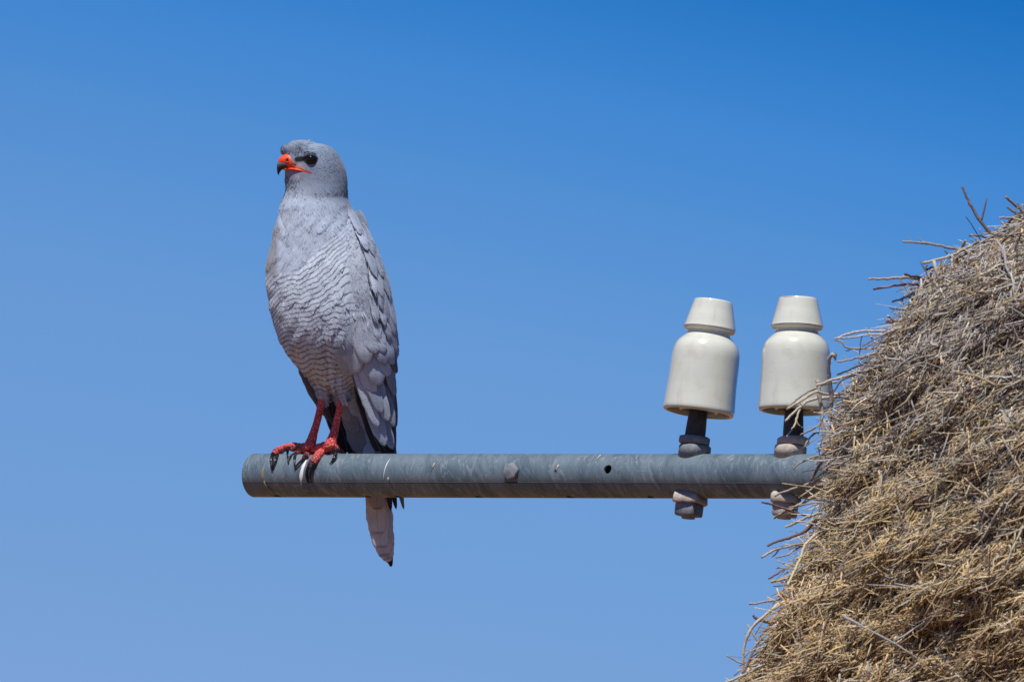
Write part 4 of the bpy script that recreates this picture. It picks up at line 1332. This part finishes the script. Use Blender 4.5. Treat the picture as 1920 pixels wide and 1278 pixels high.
twig([(1700, 630), (1668, 648), (1640, 652), (1590, 652), (1580, 642), (1564, 636)], 2.0, 1.5, GR, -950, [(.6, -10, 6, 3), (.4, -5, -20, 2)])
twig([(1660, 650), (1640, 640), (1624, 616)], 1.8, 1.3, WH)
twig([(1612, 664), (1614, 640), (1616, 630)], .9, .7, PU)
twig([(1700, 640), (1640, 662), (1600, 672), (1570, 678)], 2.2, 1.6, GR, None, [(.8, -8, -8, 2), (.5, -10, 8, 2)])
twig([(1690, 660), (1640, 680), (1600, 700), (1560, 712), (1530, 722)], 2.6, 2.0, YE, -930)
twig([(1660, 665), (1630, 678), (1600, 690), (1570, 702)], 1.8, 1.4, BR, None, [(.5, -8, -6, 2)])
twig([(1640, 690), (1612, 700), (1580, 712), (1566, 730), (1562, 738)], 1.5, 1.2, BR)
twig([(1556, 790), (1559, 740), (1554, 700), (1555, 672), (1563, 663)], 4.0, 3.2, (.48, .44, .40), -860, [(1.0, 4, 10, 2)])
twig([(1567, 664), (1566, 674)], 2.4, 1.4, BR, -860)
twig([(1545, 830), (1543, 790), (1538, 750), (1534, 720), (1533, 713)], 4.2, 2.8, (.44, .40, .37), -870, [(.8, -6, -8, 2)])
twig([(1640, 740), (1590, 742), (1555, 744), (1520, 750), (1497, 765), (1472, 790)], 3.2, 2.2, (.52, .47, .42), -840)
twig([(1620, 730), (1560, 740), (1530, 735), (1500, 752), (1478, 766)], 2.6, 1.8, YE, -850, [(.8, 10, 10, 2)])
twig([(1570, 715), (1540, 722), (1512, 736), (1490, 752), (1474, 768)], 2.2, 1.4, GR, -830)
twig([(1504, 752), (1494, 785), (1488, 800), (1475, 818)], 2.4, 1.2, YE, -840, [(.4, 8, 12, 2)])
twig([(1600, 760), (1560, 782), (1530, 800), (1500, 815)], 2.8, 1.6, GR, -830, [(.5, -10, 10, 2)])
twig([(1580, 800), (1545, 805), (1520, 818), (1508, 838)], 2.4, 1.4, GR, -820)
twig([(1640, 700), (1600, 720), (1580, 760), (1560, 800), (1545, 850)], 3.0, 2.4, (.33, .30, .29), -860)
twig([(1600, 770), (1580, 790), (1562, 810), (1548, 850), (1532, 880), (1520, 900)], 3.4, 2.4, (.22, .17, .15), -840)
twig([(1560, 850), (1530, 855), (1500, 868), (1488, 878)], 2.0, 1.2, GR, -820)
twig([(1620, 890), (1570, 912), (1530, 928), (1500, 945), (1475, 958), (1452, 970)], 3.4, 2.2, (.62, .52, .36), -840)
twig([(1620, 870), (1570, 890), (1520, 905), (1480, 918), (1452, 930)], 2.6, 1.8, (.42, .36, .30), -830)
twig([(1510, 966), (1480, 956), (1455, 948), (1442, 944), (1428, 940)], 2.0, 1.8, (.20, .12, .11), -830)
twig([(1540, 960), (1515, 968), (1490, 980), (1473, 988)], 2.4, 2.0, YE)
twig([(1570, 960), (1530, 975), (1510, 995), (1480, 1008), (1455, 1015), (1439, 1023)], 2.8, 2.0, PU, None, [(.6, -12, 4, 2)])
twig([(1560, 1010), (1510, 1018), (1470, 1025), (1445, 1034), (1428, 1045)], 2.6, 2.2, (.50, .44, .40), None, [(.6, -14, 18, 2)])
twig([(1510, 1020), (1490, 1030), (1475, 1040), (1455, 1044)], 1.8, 1.4, GR)
twig([(1530, 1000), (1510, 1022), (1500, 1048), (1487, 1075), (1477, 1096)], 2.6, 2.2, (.75, .66, .42), NCD - 120)
twig([(1520, 1040), (1490, 1055), (1465, 1070), (1441, 1084)], 2.0, 1.6, (.26, .15, .15))
twig([(1540, 1070), (1500, 1076), (1470, 1085), (1446, 1090)], 2.8, 2.2, (.62, .52, .38))
twig([(1520, 1120), (1470, 1122), (1440, 1127), (1404, 1132)], 2.2, 1.8, (.46, .38, .36))
twig([(1500, 1110), (1460, 1135), (1430, 1156), (1408, 1180), (1396, 1210), (1392, 1240), (1394, 1262)], 3.0, 2.0, (.58, .50, .40))
twig([(1470, 1165), (1442, 1166), (1425, 1162), (1411, 1154)], 2.4, 2.2, (.14, .07, .09))
twig([(1450, 1165), (1430, 1190), (1410, 1225), (1396, 1260)], 2.6, 2.0, (.16, .11, .10))
twig([(1440, 1240), (1410, 1248), (1385, 1240), (1362, 1228)], 1.8, 1.4, GR)
twig([(1460, 1225), (1430, 1245), (1400, 1262), (1370, 1275), (1340, 1290)], 3.0, 2.0, YE)
twig([(1960, 425), (1925, 402), (1903, 385), (1886, 369)], 3.2, 2.4, (.30, .22, .20))
twig([(1940, 420), (1915, 404), (1900, 396), (1888, 388)], 2.4, 1.8, (.20, .15, .14))
twig([(1960, 412), (1920, 406), (1896, 408), (1874, 408)], 2.2, 1.8, (.42, .36, .34))
twig([(1880, 440), (1890, 420), (1904, 404), (1930, 396)], 3.0, 2.2, BR)
twig([(1900, 450), (1880, 446), (1870, 436)], 3.6, 2.4, BR)
# short random spurs along the rim
for k in range(84):
    y0 = rng.uniform(420, 1270); x0 = float(np.interp(y0, NL[:, 0], NL[:, 1])) + 26
    L = rng.uniform(30, 74); a_ = math.radians(rng.uniform(165, 225))
    x1, y1 = x0 + L * math.cos(a_), y0 - L * math.sin(a_) * .8
    mx, my = (x0 + x1) / 2 + rng.normal(0, 4), (y0 + y1) / 2 + rng.normal(0, 5)
    twig([(x0 + 20, y0 + rng.normal(0, 8)), (x0, y0), (mx, my), (x1, y1)], rng.uniform(1.1, 2.1), rng.uniform(.7, 1.2), [GR, PU, YE, WH, BR, GR][rng.integers(0, 6)], NCD + rng.uniform(-120, 60), n=12)

for k in range(60):
    y0 = rng.uniform(375, 900); x0 = float(np.interp(y0, NL[:, 0], NL[:, 1])) + 24
    L = rng.uniform(26, 78); a_ = math.radians(rng.uniform(120, 215))
    x1, y1 = x0 + L * math.cos(a_), y0 - L * math.sin(a_)
    bx_, by_ = rng.normal(0, 7, 2)
    twig([(x0 + 16, y0 + rng.normal(0, 8)), (x0, y0), ((x0 + x1) / 2 + bx_, (y0 + y1) / 2 + by_), (x1, y1)], rng.uniform(1.0, 1.7), rng.uniform(.6, 1.0),
         [GR, WH, GR, PU, BR, YE][rng.integers(0, 6)], NCD + rng.uniform(-160, 80), [(.55, rng.normal(-6, 5), rng.normal(0, 9), 2)] if k % 2 else (), n=12)
